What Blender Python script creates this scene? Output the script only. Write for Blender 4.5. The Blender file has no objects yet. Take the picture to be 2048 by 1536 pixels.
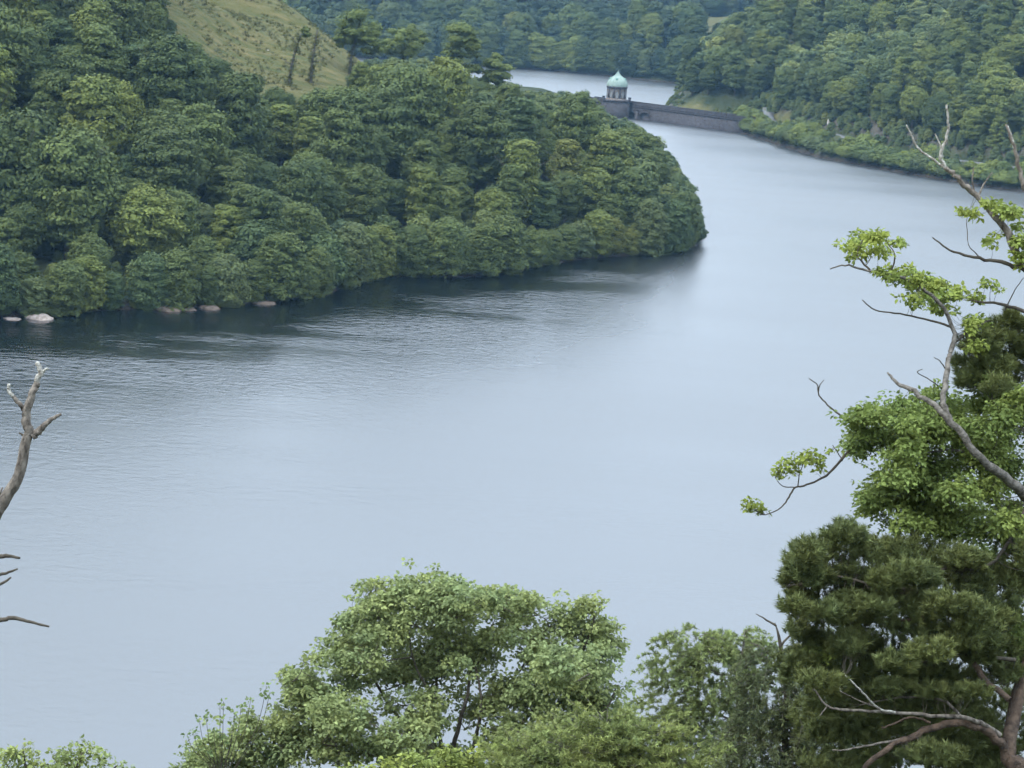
import bpy, math, random
import numpy as np
from mathutils import Matrix, Vector

# ------------------------------------------------------------------ camera, sky, sun, exposure
SC = bpy.context.scene
COL = SC.collection
F = 4619.0                      # focal length in pixels of a 2048 wide picture
CAM = np.array([0.0, 0.0, 75.0])
PITCH = math.atan(866.0 / F)
ROLL = math.radians(4.0)
cp, sp, cr, sr = math.cos(PITCH), math.sin(PITCH), math.cos(ROLL), math.sin(ROLL)
RIGHT = np.array([1.0, 0, 0]); FWD = np.array([0, cp, -sp]); UP = np.array([0, sp, cp])
CX = RIGHT * cr + UP * sr
CY = -RIGHT * sr + UP * cr
cam_data = bpy.data.cameras.new('camera'); cam = bpy.data.objects.new('camera', cam_data)
COL.objects.link(cam); SC.camera = cam
cam_data.sensor_width = 36.0; cam_data.lens = F / 2048 * 36.0
cam_data.clip_start = 0.5; cam_data.clip_end = 9000
M = Matrix.Identity(4)
for i in range(3):
    M[i][0], M[i][1], M[i][2], M[i][3] = CX[i], CY[i], -FWD[i], CAM[i]
cam.matrix_world = M

SUN_EL, SUN_AZ = math.radians(52), math.radians(-118)      # azimuth from +Y towards +X: behind the viewer's left shoulder
world = bpy.data.worlds.new('World'); SC.world = world; world.use_nodes = True
wt = world.node_tree; wt.nodes.clear()
def wn(t, **k):
    n = wt.nodes.new(t)
    for a, b in k.items(): setattr(n, a, b)
    return n
sky = wn('ShaderNodeTexSky', sky_type='NISHITA', sun_disc=False, sun_elevation=SUN_EL, sun_rotation=SUN_AZ)
sky.air_density = 1.0; sky.dust_density = 3.0; sky.ozone_density = 1.2
SKY_STR = 0.14
cl_map = wn('ShaderNodeMapping'); cl_map.inputs['Scale'].default_value = (1.6, 1.6, 5.0)
cl_co = wn('ShaderNodeTexCoord')
cl_n = wn('ShaderNodeTexNoise'); cl_n.inputs['Scale'].default_value = 1.7; cl_n.inputs['Detail'].default_value = 5
cl_r = wn('ShaderNodeValToRGB')
cl_r.color_ramp.elements[0].position = 0.32; cl_r.color_ramp.elements[0].color = (8.0, 9.4, 11.2, 1)
cl_r.color_ramp.elements[1].position = 0.68; cl_r.color_ramp.elements[1].color = (9.7, 11.3, 12.6, 1)
mx = wn('ShaderNodeMix', data_type='RGBA'); mx.inputs[0].default_value = 0.9      # an almost closed cloud deck over the blue
bg = wn('ShaderNodeBackground'); bg.inputs['Strength'].default_value = SKY_STR
wo = wn('ShaderNodeOutputWorld')
L = wt.links.new
L(cl_co.outputs['Generated'], cl_map.inputs['Vector']); L(cl_map.outputs[0], cl_n.inputs['Vector'])
# an overcast deck is brighter overhead than near the horizon
sxyz = wn('ShaderNodeSeparateXYZ'); zr = wn('ShaderNodeMapRange'); zr.inputs['From Min'].default_value = 0; zr.inputs['From Max'].default_value = 1
zr.inputs['To Min'].default_value = .84; zr.inputs['To Max'].default_value = 1.65; L(cl_co.outputs['Generated'], sxyz.inputs[0]); L(sxyz.outputs['Z'], zr.inputs['Value'])
vs = wn('ShaderNodeVectorMath', operation='SCALE'); L(cl_r.outputs[0], vs.inputs[0]); L(zr.outputs[0], vs.inputs['Scale'])
L(cl_n.outputs['Fac'], cl_r.inputs['Fac']); L(sky.outputs[0], mx.inputs[6]); L(vs.outputs[0], mx.inputs[7])
L(mx.outputs[2], bg.inputs['Color']); L(bg.outputs[0], wo.inputs['Surface'])

sun_d = bpy.data.lights.new('sun', 'SUN'); sun = bpy.data.objects.new('sun', sun_d); COL.objects.link(sun)
sun_d.energy = 1.5; sun_d.angle = math.radians(12); sun_d.color = (1.0, 0.96, 0.88)
sdir = Vector((math.sin(SUN_AZ) * math.cos(SUN_EL), math.cos(SUN_AZ) * math.cos(SUN_EL), math.sin(SUN_EL)))
sun.rotation_euler = (-sdir).to_track_quat('-Z', 'Y').to_euler()
sun.location = (-60, -40, 160)

SC.view_settings.view_transform = 'Standard'; SC.view_settings.look = 'None'
SC.view_settings.gamma = 1.0; SC.view_settings.use_curve_mapping = False
SC.view_settings.exposure = 0.68
SC.render.engine = 'CYCLES'
SC.cycles.use_denoising = True; SC.cycles.denoising_input_passes = 'RGB_ALBEDO'
SC.cycles.max_bounces = 4; SC.cycles.diffuse_bounces = 2; SC.cycles.glossy_bounces = 2
SC.cycles.transmission_bounces = 3; SC.cycles.volume_bounces = 1; SC.cycles.transparent_max_bounces = 6
SC.cycles.use_adaptive_sampling = False
SC.cycles.sample_clamp_indirect = 6.0

# ------------------------------------------------------------------ surveying helpers
def ray(px, py):
    u, w = px - 1024.0, py - 768.0
    u2, w2 = u * cr + w * sr, -u * sr + w * cr
    return RIGHT * u2 + FWD * F - UP * w2
def on_z(px, py, z=0.0):
    r = ray(px, py); t = (z - CAM[2]) / r[2]
    return CAM + r * t
def at(px, py, d):
    r = ray(px, py)
    return CAM + r * (d / r[1])
def project(p):
    p = np.atleast_2d(p) - CAM
    dep = p @ FWD
    return np.stack([1024 + F * (p @ CX) / dep, 768 - F * (p @ CY) / dep, dep], 1)

rng = np.random.default_rng(7)
random.seed(7)

# ------------------------------------------------------------------ mesh helpers
def mesh_tris(name, V, T, mat=None, tint=None, smooth=False):
    V = np.ascontiguousarray(V, np.float32); T = np.ascontiguousarray(T, np.int32)
    me = bpy.data.meshes.new(name)
    me.vertices.add(len(V)); me.vertices.foreach_set('co', V.ravel())
    me.loops.add(T.size); me.loops.foreach_set('vertex_index', T.ravel())
    k = T.shape[1]
    me.polygons.add(len(T))
    me.polygons.foreach_set('loop_start', np.arange(0, T.size, k, dtype=np.int32))
    me.polygons.foreach_set('loop_total', np.full(len(T), k, np.int32))
    if smooth: me.polygons.foreach_set('use_smooth', np.ones(len(T), bool))
    if tint is not None:
        a = me.attributes.new('tint', 'FLOAT', 'POINT'); a.data.foreach_set('value', np.ascontiguousarray(tint, np.float32))
    me.update(calc_edges=True)
    if mat: me.materials.append(mat)
    return me
class MB:                                   # collects vertices and triangles / quads (quads are split)
    def __init__(s): s.v, s.t, s.k, s.n = [], [], [], 0
    def add(s, V, T, tint=1.0):
        V = np.asarray(V, float).reshape(-1, 3); T = np.asarray(T, int)
        if T.shape[1] == 4: T = np.concatenate([T[:, [0, 1, 2]], T[:, [0, 2, 3]]])
        s.v.append(V); s.t.append(T + s.n); s.k.append(np.broadcast_to(np.asarray(tint, float), (len(V),))); s.n += len(V)
    def mesh(s, name, mat, smooth=False):
        return mesh_tris(name, np.concatenate(s.v), np.concatenate(s.t), mat, np.concatenate(s.k), smooth)
    def obj(s, name, mat, parent=None, smooth=False, loc=None):
        return obj(name, s.mesh(name, mat, smooth), parent, loc)
def obj(name, data, parent=None, loc=None):
    o = bpy.data.objects.new(name, data); COL.objects.link(o)
    if loc is not None: o.location = loc
    if parent is not None:
        o.parent = parent
        if loc is None: o.location = (-parent.location[0], -parent.location[1], -parent.location[2])   # geometry given in world metres
    return o
def thing(name, label, cat, loc, group=None):
    o = bpy.data.objects.new(name, None); COL.objects.link(o); o.location = loc
    o.empty_display_size = 0.5
    return tag(o, label, cat, group)
def tag(o, label=None, cat=None, group=None, kind=None):
    if label: o['label'] = label
    if cat: o['category'] = cat
    if group: o['group'] = group
    if kind: o['kind'] = kind
    return o
def unit(v): return v / (np.linalg.norm(v, axis=-1, keepdims=True) + 1e-9)

def tube(mb, P, R, ns=6, tint=1.0, wob=0.0):
    P = np.asarray(P, float); R = np.broadcast_to(np.asarray(R, float), (len(P),))
    Tn = unit(np.gradient(P, axis=0))
    ref = np.array([0.31, 0.87, 0.39]) if abs(Tn[0] @ np.array([0.31, 0.87, 0.39])) < .9 else np.array([1.0, 0, 0])
    A = unit(np.cross(Tn, ref)); B = np.cross(Tn, A)
    ang = np.linspace(0, 2 * math.pi, ns, endpoint=False)
    rr = R[:, None] * (1 + wob * rng.standard_normal((len(P), ns)))
    V = P[:, None] + rr[..., None] * (A[:, None] * np.cos(ang)[None, :, None] + B[:, None] * np.sin(ang)[None, :, None])
    V = V.reshape(-1, 3)
    i = np.arange(len(P) - 1)[:, None] * ns; j = np.arange(ns)[None]; j2 = (j + 1) % ns
    Q = np.stack([i + j, i + j2, i + ns + j2, i + ns + j], -1).reshape(-1, 4)
    V = np.concatenate([V, P[-1:] + Tn[-1:] * R[-1] * .5]); n = len(V) - 1; b = (len(P) - 1) * ns
    capT = np.stack([b + np.arange(ns), b + (np.arange(ns) + 1) % ns, np.full(ns, n)], -1)
    Q = np.concatenate([Q[:, [0, 1, 2]], Q[:, [0, 2, 3]], capT])
    mb.add(V, Q, tint)
def smooth_path(P, R, n=5):                 # Catmull-Rom through the points
    P = np.asarray(P, float); R = np.asarray(R, float)
    if len(P) < 3: 
        t = np.linspace(0, 1, n + 1)[:, None]
        return P[0] * (1 - t) + P[1] * t, R[0] * (1 - t[:, 0]) + R[1] * t[:, 0]
    Q = np.concatenate([[2 * P[0] - P[1]], P, [2 * P[-1] - P[-2]]])
    out, ro = [], []
    for i in range(len(P) - 1):
        p0, p1, p2, p3 = Q[i:i + 4]
        for t in np.linspace(0, 1, n, endpoint=False):
            out.append(.5 * (2 * p1 + (p2 - p0) * t + (2 * p0 - 5 * p1 + 4 * p2 - p3) * t * t + (3 * p1 - p0 - 3 * p2 + p3) * t ** 3))
            ro.append(R[i] * (1 - t) + R[i + 1] * t)
    out.append(P[-1]); ro.append(R[-1])
    return np.array(out), np.array(ro)
def box(mb, x0, x1, y0, y1, z0, z1, tint=1.0):
    V = [(x, y, z) for z in (z0, z1) for y in (y0, y1) for x in (x0, x1)]
    mb.add(V, [(0, 2, 3, 1), (4, 5, 7, 6), (0, 1, 5, 4), (2, 6, 7, 3), (0, 4, 6, 2), (1, 3, 7, 5)], tint)
def lathe(mb, prof, c, ns=32, tint=1.0):
    prof = np.asarray(prof, float); ang = np.linspace(0, 2 * math.pi, ns, endpoint=False)
    V = np.stack([c[0] + prof[:, 0:1] * np.cos(ang), c[1] + prof[:, 0:1] * np.sin(ang), c[2] + prof[:, 1:2] + 0 * ang], -1).reshape(-1, 3)
    i = np.arange(len(prof) - 1)[:, None] * ns; j = np.arange(ns)[None]; j2 = (j + 1) % ns
    mb.add(V, np.stack([i + j, i + j2, i + ns + j2, i + ns + j], -1).reshape(-1, 4), tint)
def ico(sub=1):
    import bmesh
    bm = bmesh.new(); bmesh.ops.create_icosphere(bm, subdivisions=sub, radius=1.0)
    V = np.array([v.co[:] for v in bm.verts]); T = np.array([[v.index for v in f.verts] for f in bm.faces]); bm.free()
    return V, T
ICO1, ICO2, ICO3 = ico(1), ico(2), ico(3)

# ------------------------------------------------------------------ materials
def new_mat(name):
    m = bpy.data.materials.new(name); m.use_nodes = True
    nt = m.node_tree
    return m, nt, nt.nodes['Principled BSDF'], nt.nodes.new, nt.links.new
def leaf_material(name, base, hue_var=.25, transl=.25, scale=.35, use_obj=True, rough=.75):
    m, nt, b, N, Ln = new_mat(name)
    b.inputs['Roughness'].default_value = rough; b.inputs['Specular IOR Level'].default_value = .18
    oi = N('ShaderNodeObjectInfo'); at_ = N('ShaderNodeAttribute'); at_.attribute_name = 'tint'
    ge = N('ShaderNodeNewGeometry')
    no = N('ShaderNodeTexNoise'); no.inputs['Scale'].default_value = scale; no.inputs['Detail'].default_value = 3
    Ln(ge.outputs['Position'], no.inputs['Vector'])
    # green to yellow-green drift over the crown and from tree to tree
    mixc = N('ShaderNodeMix'); mixc.data_type = 'RGBA'
    mixc.inputs[6].default_value = (base[0] * (1 - hue_var), base[1] * (1 - hue_var * .5), base[2] * (1 + hue_var * .2), 1)
    mixc.inputs[7].default_value = (base[0] * (1 + hue_var), base[1] * (1 + hue_var * .6), base[2] * (1 - hue_var * .2), 1)
    Ln(no.outputs['Fac'], mixc.inputs[0])
    mul = N('ShaderNodeMix'); mul.data_type = 'RGBA'; mul.blend_type = 'MULTIPLY'; mul.inputs[0].default_value = 1
    Ln(mixc.outputs[2], mul.inputs[6])
    if use_obj: Ln(oi.outputs['Color'], mul.inputs[7])
    else:
        mr = N('ShaderNodeValToRGB'); e = mr.color_ramp.elements
        e[0].position = 0; e[0].color = (.66, .74, .86, 1); e[1].position = 1; e[1].color = (1.45, 1.3, 1.0, 1)
        x = e.new(.5); x.color = (.95, .98, 1.0, 1)
        Ln(oi.outputs['Random'], mr.inputs['Fac']); Ln(mr.outputs[0], mul.inputs[7])
    vt = N('ShaderNodeVectorMath'); vt.operation = 'SCALE'
    Ln(mul.outputs[2], vt.inputs[0]); Ln(at_.outputs['Fac'], vt.inputs['Scale'])
    Ln(vt.outputs[0], b.inputs['Base Color'])
    if transl:
        tr = N('ShaderNodeBsdfTranslucent'); ms = N('ShaderNodeMixShader'); ms.inputs[0].default_value = transl
        Ln(vt.outputs[0], tr.inputs['Color']); Ln(b.outputs[0], ms.inputs[1]); Ln(tr.outputs[0], ms.inputs[2])
        Ln(ms.outputs[0], nt.nodes['Material Output'].inputs['Surface'])
    return m
def rough_material(name, c1, c2, scale, rough=.9, bump=.3, detail=6, bscale=None, dist=.05, stretch=None):
    m, nt, b, N, Ln = new_mat(name)
    b.inputs['Roughness'].default_value = rough; b.inputs['Specular IOR Level'].default_value = .2
    ge = N('ShaderNodeNewGeometry'); mp = N('ShaderNodeMapping')
    if stretch: mp.inputs['Scale'].default_value = stretch
    Ln(ge.outputs['Position'], mp.inputs[0])
    no = N('ShaderNodeTexNoise'); no.inputs['Scale'].default_value = scale; no.inputs['Detail'].default_value = detail
    rp = N('ShaderNodeValToRGB'); rp.color_ramp.elements[0].color = (*c1, 1); rp.color_ramp.elements[1].color = (*c2, 1)
    rp.color_ramp.elements[0].position = .3; rp.color_ramp.elements[1].position = .7
    Ln(mp.outputs[0], no.inputs[0]); Ln(no.outputs['Fac'], rp.inputs[0]); Ln(rp.outputs[0], b.inputs['Base Color'])
    n2 = N('ShaderNodeTexNoise'); n2.inputs['Scale'].default_value = bscale or scale * 3; n2.inputs['Detail'].default_value = 5
    bp = N('ShaderNodeBump'); bp.inputs['Strength'].default_value = bump; bp.inputs['Distance'].default_value = dist
    Ln(mp.outputs[0], n2.inputs[0]); Ln(n2.outputs['Fac'], bp.inputs['Height']); Ln(bp.outputs[0], b.inputs['Normal'])
    return m

M_LEAF = leaf_material('bank_foliage', (.095, .117, .036), .22, .18, .10)
M_HILL = leaf_material('hill_foliage', (.112, .138, .052), .25, .12, .05, use_obj=False)
M_NEARWOOD = leaf_material('spur_foliage', (.085, .108, .040), .25, .12, .05, use_obj=False)
M_FAR = leaf_material('wood_foliage', (.043, .062, .03), .25, .12, .05, use_obj=False)
M_TRUNK = rough_material('bark_dark', (.05, .045, .038), (.11, .1, .085), 2.0)
M_GREYBARK = rough_material('bark_grey', (.06, .052, .043), (.21, .19, .165), 13.0, bump=1.0, dist=.03, bscale=30)
M_DEAD = rough_material('dead_wood', (.05, .04, .033), (.26, .225, .19), 14.0, bump=1.0, dist=.035, stretch=(1, 1, .45), bscale=30)
M_BLEACH = rough_material('bleached_wood', (.16, .14, .115), (.5, .48, .43), 20.0, bump=1.0, dist=.03, bscale=35)
M_REDBARK = rough_material('pine_bark', (.045, .034, .027), (.155, .105, .075), 9.0, bump=1.0, dist=.05)
M_TWIG = rough_material('twig_bark', (.045, .038, .03), (.10, .085, .065), 12.0)
M_STONE = rough_material('dressed_stone', (.034, .032, .038), (.085, .08, .085), .9, bump=.6, bscale=2.0, dist=.15)
M_PALESTONE = rough_material('pale_stone', (.30, .28, .26), (.5, .47, .43), 1.2, bump=.3, dist=.08)
M_SURROUND = rough_material('window_stone', (.12, .108, .1), (.2, .185, .175), 1.2, bump=.3, dist=.08)
M_ROCK = rough_material('shore_rock', (.20, .15, .125), (.46, .39, .35), 1.3, bump=.8, dist=.2)
M_EARTHROCK = rough_material('earthy_rock', (.07, .055, .042), (.21, .155, .125), 1.1, bump=.9, dist=.25)
M_WETROCK = rough_material('wet_rock', (.03, .028, .027), (.085, .08, .076), 1.3, bump=.8, dist=.2)
M_COPPER = rough_material('verdigris_copper', (.17, .245, .215), (.29, .35, .31), 1.6, rough=.6, bump=.1, stretch=(1, 1, .35))
M_ROAD = rough_material('road_surface', (.09, .09, .09), (.15, .15, .145), .6, bump=.1)
M_GLASS, _, b_, _, _ = new_mat('window_glass'); b_.inputs['Base Color'].default_value = (.2, .205, .21, 1); b_.inputs['Roughness'].default_value = .25

# ------------------------------------------------------------------ shoreline and relief
front = [(0, 634), (100, 632), (200, 620), (300, 617), (430, 613), (560, 600), (650, 590), (705, 566), (760, 551), (850, 555), (950, 552),
         (1010, 546), (1100, 527), (1180, 516), (1280, 510), (1350, 502), (1394, 490)]
side = [(1386, 458), (1366, 424), (1336, 380), (1302, 328), (1272, 284)]
right_bank = [(1425, 249), (1480, 266), (1560, 291), (1640, 316), (1700, 327), (1800, 346), (1900, 363), (1980, 376), (2048, 384)]
far_bank = [(1020, 137), (1100, 142), (1200, 151), (1320, 164)]
W = lambda L_: [tuple(on_z(x, y)[:2]) for x, y in L_]
RB = W(right_bank)
POLY = ([(-330, 255), (-210, 365)] + W(front) + W(side) +
        [(45, 1040), (40, 1108), (20, 1160), (-60, 1200), (-250, 1240), (-600, 1260), (-600, 1500), (-150, 1500)] +
        W(far_bank) + [(150, 1420), (165, 1385), (110, 1340), (84, 1300), (76, 1235), (66, 1170), (63, 1125), (69, 1106), (88, 1086)] + RB +
        [(240, 730), (265, 600), (262, 470), (225, 340), (160, 225), (85, 160), (0, 137), (-110, 145), (-220, 175), (-320, 200)])
POLY = np.array(POLY)
def inside(P):
    x, y = P[:, 0], P[:, 1]; r = np.zeros(len(P), bool); n = len(POLY)
    for i in range(n):
        x1, y1 = POLY[i]; x2, y2 = POLY[(i + 1) % n]
        c = ((y1 > y) != (y2 > y)) & (x < (x2 - x1) * (y - y1) / (y2 - y1 + 1e-12) + x1)
        r ^= c
    return r
def seg_dist(P, A, B):
    d = B - A; t = np.clip(((P - A) @ d) / (d @ d + 1e-12), 0, 1)
    return np.linalg.norm(P - A - t[:, None] * d, axis=1)
def shore(P):
    D = np.full(len(P), 1e9)
    for i in range(len(POLY)): D = np.minimum(D, seg_dist(P, POLY[i], POLY[(i + 1) % len(POLY)]))
    return np.where(inside(P), -D, D)
_ph = rng.uniform(0, 6.28, (24, 2)); _fr = np.concatenate([rng.normal(0, .011, (8, 2)), rng.normal(0, .035, (8, 2)), rng.normal(0, .10, (8, 2))])
_am = np.concatenate([np.full(8, 2.2), np.full(8, .8), np.full(8, .25)])
def rolling(P):
    z = np.zeros(len(P))
    for k in range(24): z += _am[k] * np.sin(P @ _fr[k] * 1.6 + _ph[k, 0])
    return z
def base_h(d): return 1.1 * (1 - np.exp(-np.maximum(d, 0) / 2.0)) + .30 * np.maximum(d, 0)
ctrl = []
def ctl_px(px, py, d, dz=0): p = at(px, py, d); ctrl.append((p[0], p[1], p[2] + dz))
for a in [(0, 0, 560, -9), (200, 0, 610, -9), (400, 5, 690), (500, 170, 615), (470, 90, 650), (560, 2, 715), (640, 75, 725), (700, 152, 735),
          (850, 185, 735, -3), (1000, 228, 735, -3), (1100, 240, 800, -3), (150, 330, 500, -9), (600, 330, 560, -8), (300, 200, 545, -9),
          (2040, 0, 1075, -9), (1850, 100, 1010, -9), (1650, 5, 1290, -9), (1480, 66, 1240, -9), (1400, 122, 1225, -8),
          (1750, 150, 1030, -9), (1030, 0, 1690, -11), (700, 0, 1730, -11), (1300, 0, 1850, -11), (1440, 38, 2050, -2), (1480, 0, 2300, -9)]: ctl_px(*a)
ctrl += [(0, 0, 73.3), (20, 40, 53), (-20, 45, 51), (60, 60, 42), (-100, 1000, 9), (-60, 900, 11), (0, 950, 4), (10, 860, 8), (-30, 820, 15), (20, 1040, 3), (-60, 1080, 4), (-200, 800, 85),
         (-150, 1050, 14), (-350, 900, 85), (-400, 600, 95), (300, 900, 80), (500, 1100, 140), (-300, 60, 60), (200, 60, 60)]
ctrl = np.array(ctrl)
ratio = ctrl[:, 2] / base_h(shore(ctrl[:, :2]))
ratio = np.clip(ratio, .25, 3.2)
def height(P):
    P = np.asarray(P, float).reshape(-1, 2)
    d = shore(P)
    w = 1.0 / (np.sum((P[:, None] - ctrl[None, :, :2]) ** 2, -1) + 60.0) ** 1.6
    r = (w * ratio).sum(1) / w.sum(1)
    de = d.copy()
    # the road shelf cut along the right-hand bank
    zone = np.clip((P[:, 0] - 88) / 12, 0, 1) * np.clip((P[:, 1] - 600) / 60, 0, 1) * np.clip((1100 - P[:, 1]) / 20, 0, 1)
    shelf = np.where(d < 10, d, np.where(d < 17, 10.0, np.where(d < 21, 10 + (d - 17) * 2.75, d)))
    de = de * (1 - zone) + shelf * zone
    z = base_h(de) * r
    z = 170 * (1 - np.exp(-z / 170)) * np.where(z > 60, 1, 1)
    z += rolling(P) * np.clip(d / 60, 0, 1) * np.clip(np.hypot(P[:, 0], P[:, 1]) / 120, 0, 1) * np.where((P[:, 1] > 700) & (P[:, 1] < 1180) & (P[:, 0] < 60), .3, 1)
    return np.where(d > 0, z, np.maximum(-8, d * .35) - .05)

for _ in range(8): ratio = np.clip(ratio * (ctrl[:, 2] / np.maximum(height(ctrl[:, :2]), .5)) ** .8, .15, 5.0)     # settle the relief onto the surveyed points

def axis(*segs):
    out = []
    for a, b, s in segs: out += list(np.arange(a, b, s))
    return np.array(out + [segs[-1][1]])
gx = axis((-3200, -700, 100), (-700, -240, 20), (-240, 300, 3.6), (300, 800, 20), (800, 3200, 100))
gy = axis((-900, -100, 60), (-100, 330, 8), (330, 800, 3.6), (800, 1180, 4.5), (1180, 1800, 12), (1800, 2800, 25), (2800, 4600, 120))
GX, GY = np.meshgrid(gx, gy); GP = np.stack([GX.ravel(), GY.ravel()], 1)
GZ = np.concatenate([height(c) for c in np.array_split(GP, 40)])
nx, ny = len(gx), len(gy)
idx = np.arange(nx * ny).reshape(ny, nx)
Q = np.stack([idx[:-1, :-1], idx[:-1, 1:], idx[1:, 1:], idx[1:, :-1]], -1).reshape(-1, 4)

# where the slope is open pasture and bracken (no wood stands on it)
PASTURE = np.array([at(x, y, d)[:2] for x, y, d in [(455, 168, 606), (395, 100, 640), (310, 30, 668), (300, 0, 690), (560, 0, 716), (640, 75, 726),
                    (705, 150, 738), (640, 168, 640), (540, 175, 612)]] )
PASTURE = np.concatenate([PASTURE[:4], [(-150, 800), (-120, 890), (-28, 860)], PASTURE[4:]])
def ground_hit(px, py, d0=1450, d1=3200):
    ds = np.arange(d0, d1, 8.0); P = np.array([at(px, py, q) for q in ds]); k = np.nonzero(P[:, 2] < height(P[:, :2]) + 2)[0]
    return P[k[0], :2] if len(k) else P[-1, :2]
FIELD = np.array([ground_hit(x, y) for x, y in [(1370, 62), (1500, 52), (1512, 26), (1380, 30)]]); FIELD[:2, 1] -= 120; FIELD[2:, 1] += 60
VERGE = np.array([(62, 1118), (66, 1134), (84, 1118), (112, 1078), (122, 1045), (100, 1060), (80, 1085)])     # rough grass behind the viaduct
def in_poly(P, poly):
    global POLY
    keep = POLY; POLY = poly; r = inside(P); POLY = keep
    return r
GP_S = GP
PASTURE_EDGE = PASTURE.mean(0) + (PASTURE - PASTURE.mean(0)) * 1.3
open_mask = (in_poly(GP, PASTURE_EDGE) | in_poly(GP, FIELD) | in_poly(GP, VERGE)).astype(float)

def ground_material():
    m, nt, b, N, Ln = new_mat('hill_ground')
    b.inputs['Roughness'].default_value = .95; b.inputs['Specular IOR Level'].default_value = .1
    ge = N('ShaderNodeNewGeometry'); a = N('ShaderNodeAttribute'); a.attribute_name = 'tint'
    # pasture: olive grass with rusty bracken and terraced sheep tracks that run along the slope
    mp = N('ShaderNodeMapping'); mp.inputs['Rotation'].default_value = (0, 0, math.radians(38)); mp.inputs['Scale'].default_value = (.10, .5, .3)
    n1 = N('ShaderNodeTexNoise'); n1.inputs['Scale'].default_value = 1.0; n1.inputs['Detail'].default_value = 6; n1.inputs['Roughness'].default_value = .65
    r1 = N('ShaderNodeValToRGB'); e = r1.color_ramp.elements
    e[0].position = .30; e[0].color = (.055, .072, .028, 1); e[1].position = .75; e[1].color = (.16, .128, .058, 1)
    x = e.new(.45); x.color = (.082, .082, .03, 1); x = e.new(.58); x.color = (.112, .10, .042, 1)
    Ln(ge.outputs['Position'], mp.inputs[0]); Ln(mp.outputs[0], n1.inputs[0]); Ln(n1.outputs['Fac'], r1.inputs[0])
    n2 = N('ShaderNodeTexNoise'); n2.inputs['Scale'].default_value = .12; n2.inputs['Detail'].default_value = 5
    r2 = N('ShaderNodeValToRGB'); e = r2.color_ramp.elements
    e[0].position = .35; e[0].color = (.025, .034, .016, 1); e[1].position = .7; e[1].color = (.06, .068, .032, 1)
    Ln(ge.outputs['Position'], n2.inputs[0]); Ln(n2.outputs['Fac'], r2.inputs[0])
    # bare rock and scree where the ground is steep
    sx = N('ShaderNodeSeparateXYZ'); Ln(ge.outputs['Normal'], sx.inputs[0])
    rs = N('ShaderNodeValToRGB'); rs.color_ramp.elements[0].position = .70; rs.color_ramp.elements[0].color = (1, 1, 1, 1)
    rs.color_ramp.elements[1].position = .84; rs.color_ramp.elements[1].color = (0, 0, 0, 1); Ln(sx.outputs['Z'], rs.inputs[0])
    n3 = N('ShaderNodeTexNoise'); n3.inputs['Scale'].default_value = .5; n3.inputs['Detail'].default_value = 7
    r3 = N('ShaderNodeValToRGB'); r3.color_ramp.elements[0].color = (.045, .043, .036, 1); r3.color_ramp.elements[1].color = (.13, .115, .095, 1)
    Ln(ge.outputs['Position'], n3.inputs[0]); Ln(n3.outputs['Fac'], r3.inputs[0])
    mA = N('ShaderNodeMix'); mA.data_type = 'RGBA'; Ln(rs.outputs[0], mA.inputs[0]); Ln(r2.outputs[0], mA.inputs[6]); Ln(r3.outputs[0], mA.inputs[7])
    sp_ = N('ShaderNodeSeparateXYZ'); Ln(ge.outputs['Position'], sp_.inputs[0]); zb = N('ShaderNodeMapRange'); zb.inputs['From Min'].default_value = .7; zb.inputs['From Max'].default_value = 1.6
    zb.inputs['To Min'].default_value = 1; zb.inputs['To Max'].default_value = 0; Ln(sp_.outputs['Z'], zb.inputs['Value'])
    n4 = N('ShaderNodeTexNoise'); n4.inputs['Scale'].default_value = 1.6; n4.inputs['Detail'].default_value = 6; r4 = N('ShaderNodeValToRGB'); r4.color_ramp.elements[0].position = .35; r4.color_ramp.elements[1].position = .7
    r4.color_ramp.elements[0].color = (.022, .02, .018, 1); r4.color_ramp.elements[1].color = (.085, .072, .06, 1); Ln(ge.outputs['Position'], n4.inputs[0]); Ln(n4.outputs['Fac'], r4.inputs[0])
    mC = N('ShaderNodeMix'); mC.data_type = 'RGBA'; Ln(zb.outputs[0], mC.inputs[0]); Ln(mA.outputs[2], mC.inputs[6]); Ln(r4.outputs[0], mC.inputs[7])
    mB = N('ShaderNodeMix'); mB.data_type = 'RGBA'; Ln(a.outputs['Fac'], mB.inputs[0]); Ln(mC.outputs[2], mB.inputs[6]); Ln(r1.outputs[0], mB.inputs[7])
    Ln(mB.outputs[2], b.inputs['Base Color'])
    bp = N('ShaderNodeBump'); bp.inputs['Strength'].default_value = .9; bp.inputs['Distance'].default_value = 1.6
    Ln(n1.outputs['Fac'], bp.inputs['Height']); Ln(bp.outputs[0], b.inputs['Normal'])
    return m
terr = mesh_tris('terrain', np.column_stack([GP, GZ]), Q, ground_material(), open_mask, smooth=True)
tag(obj('terrain', terr), 'wooded valley sides and bracken hillside around the reservoir', None, None, 'structure')

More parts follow.
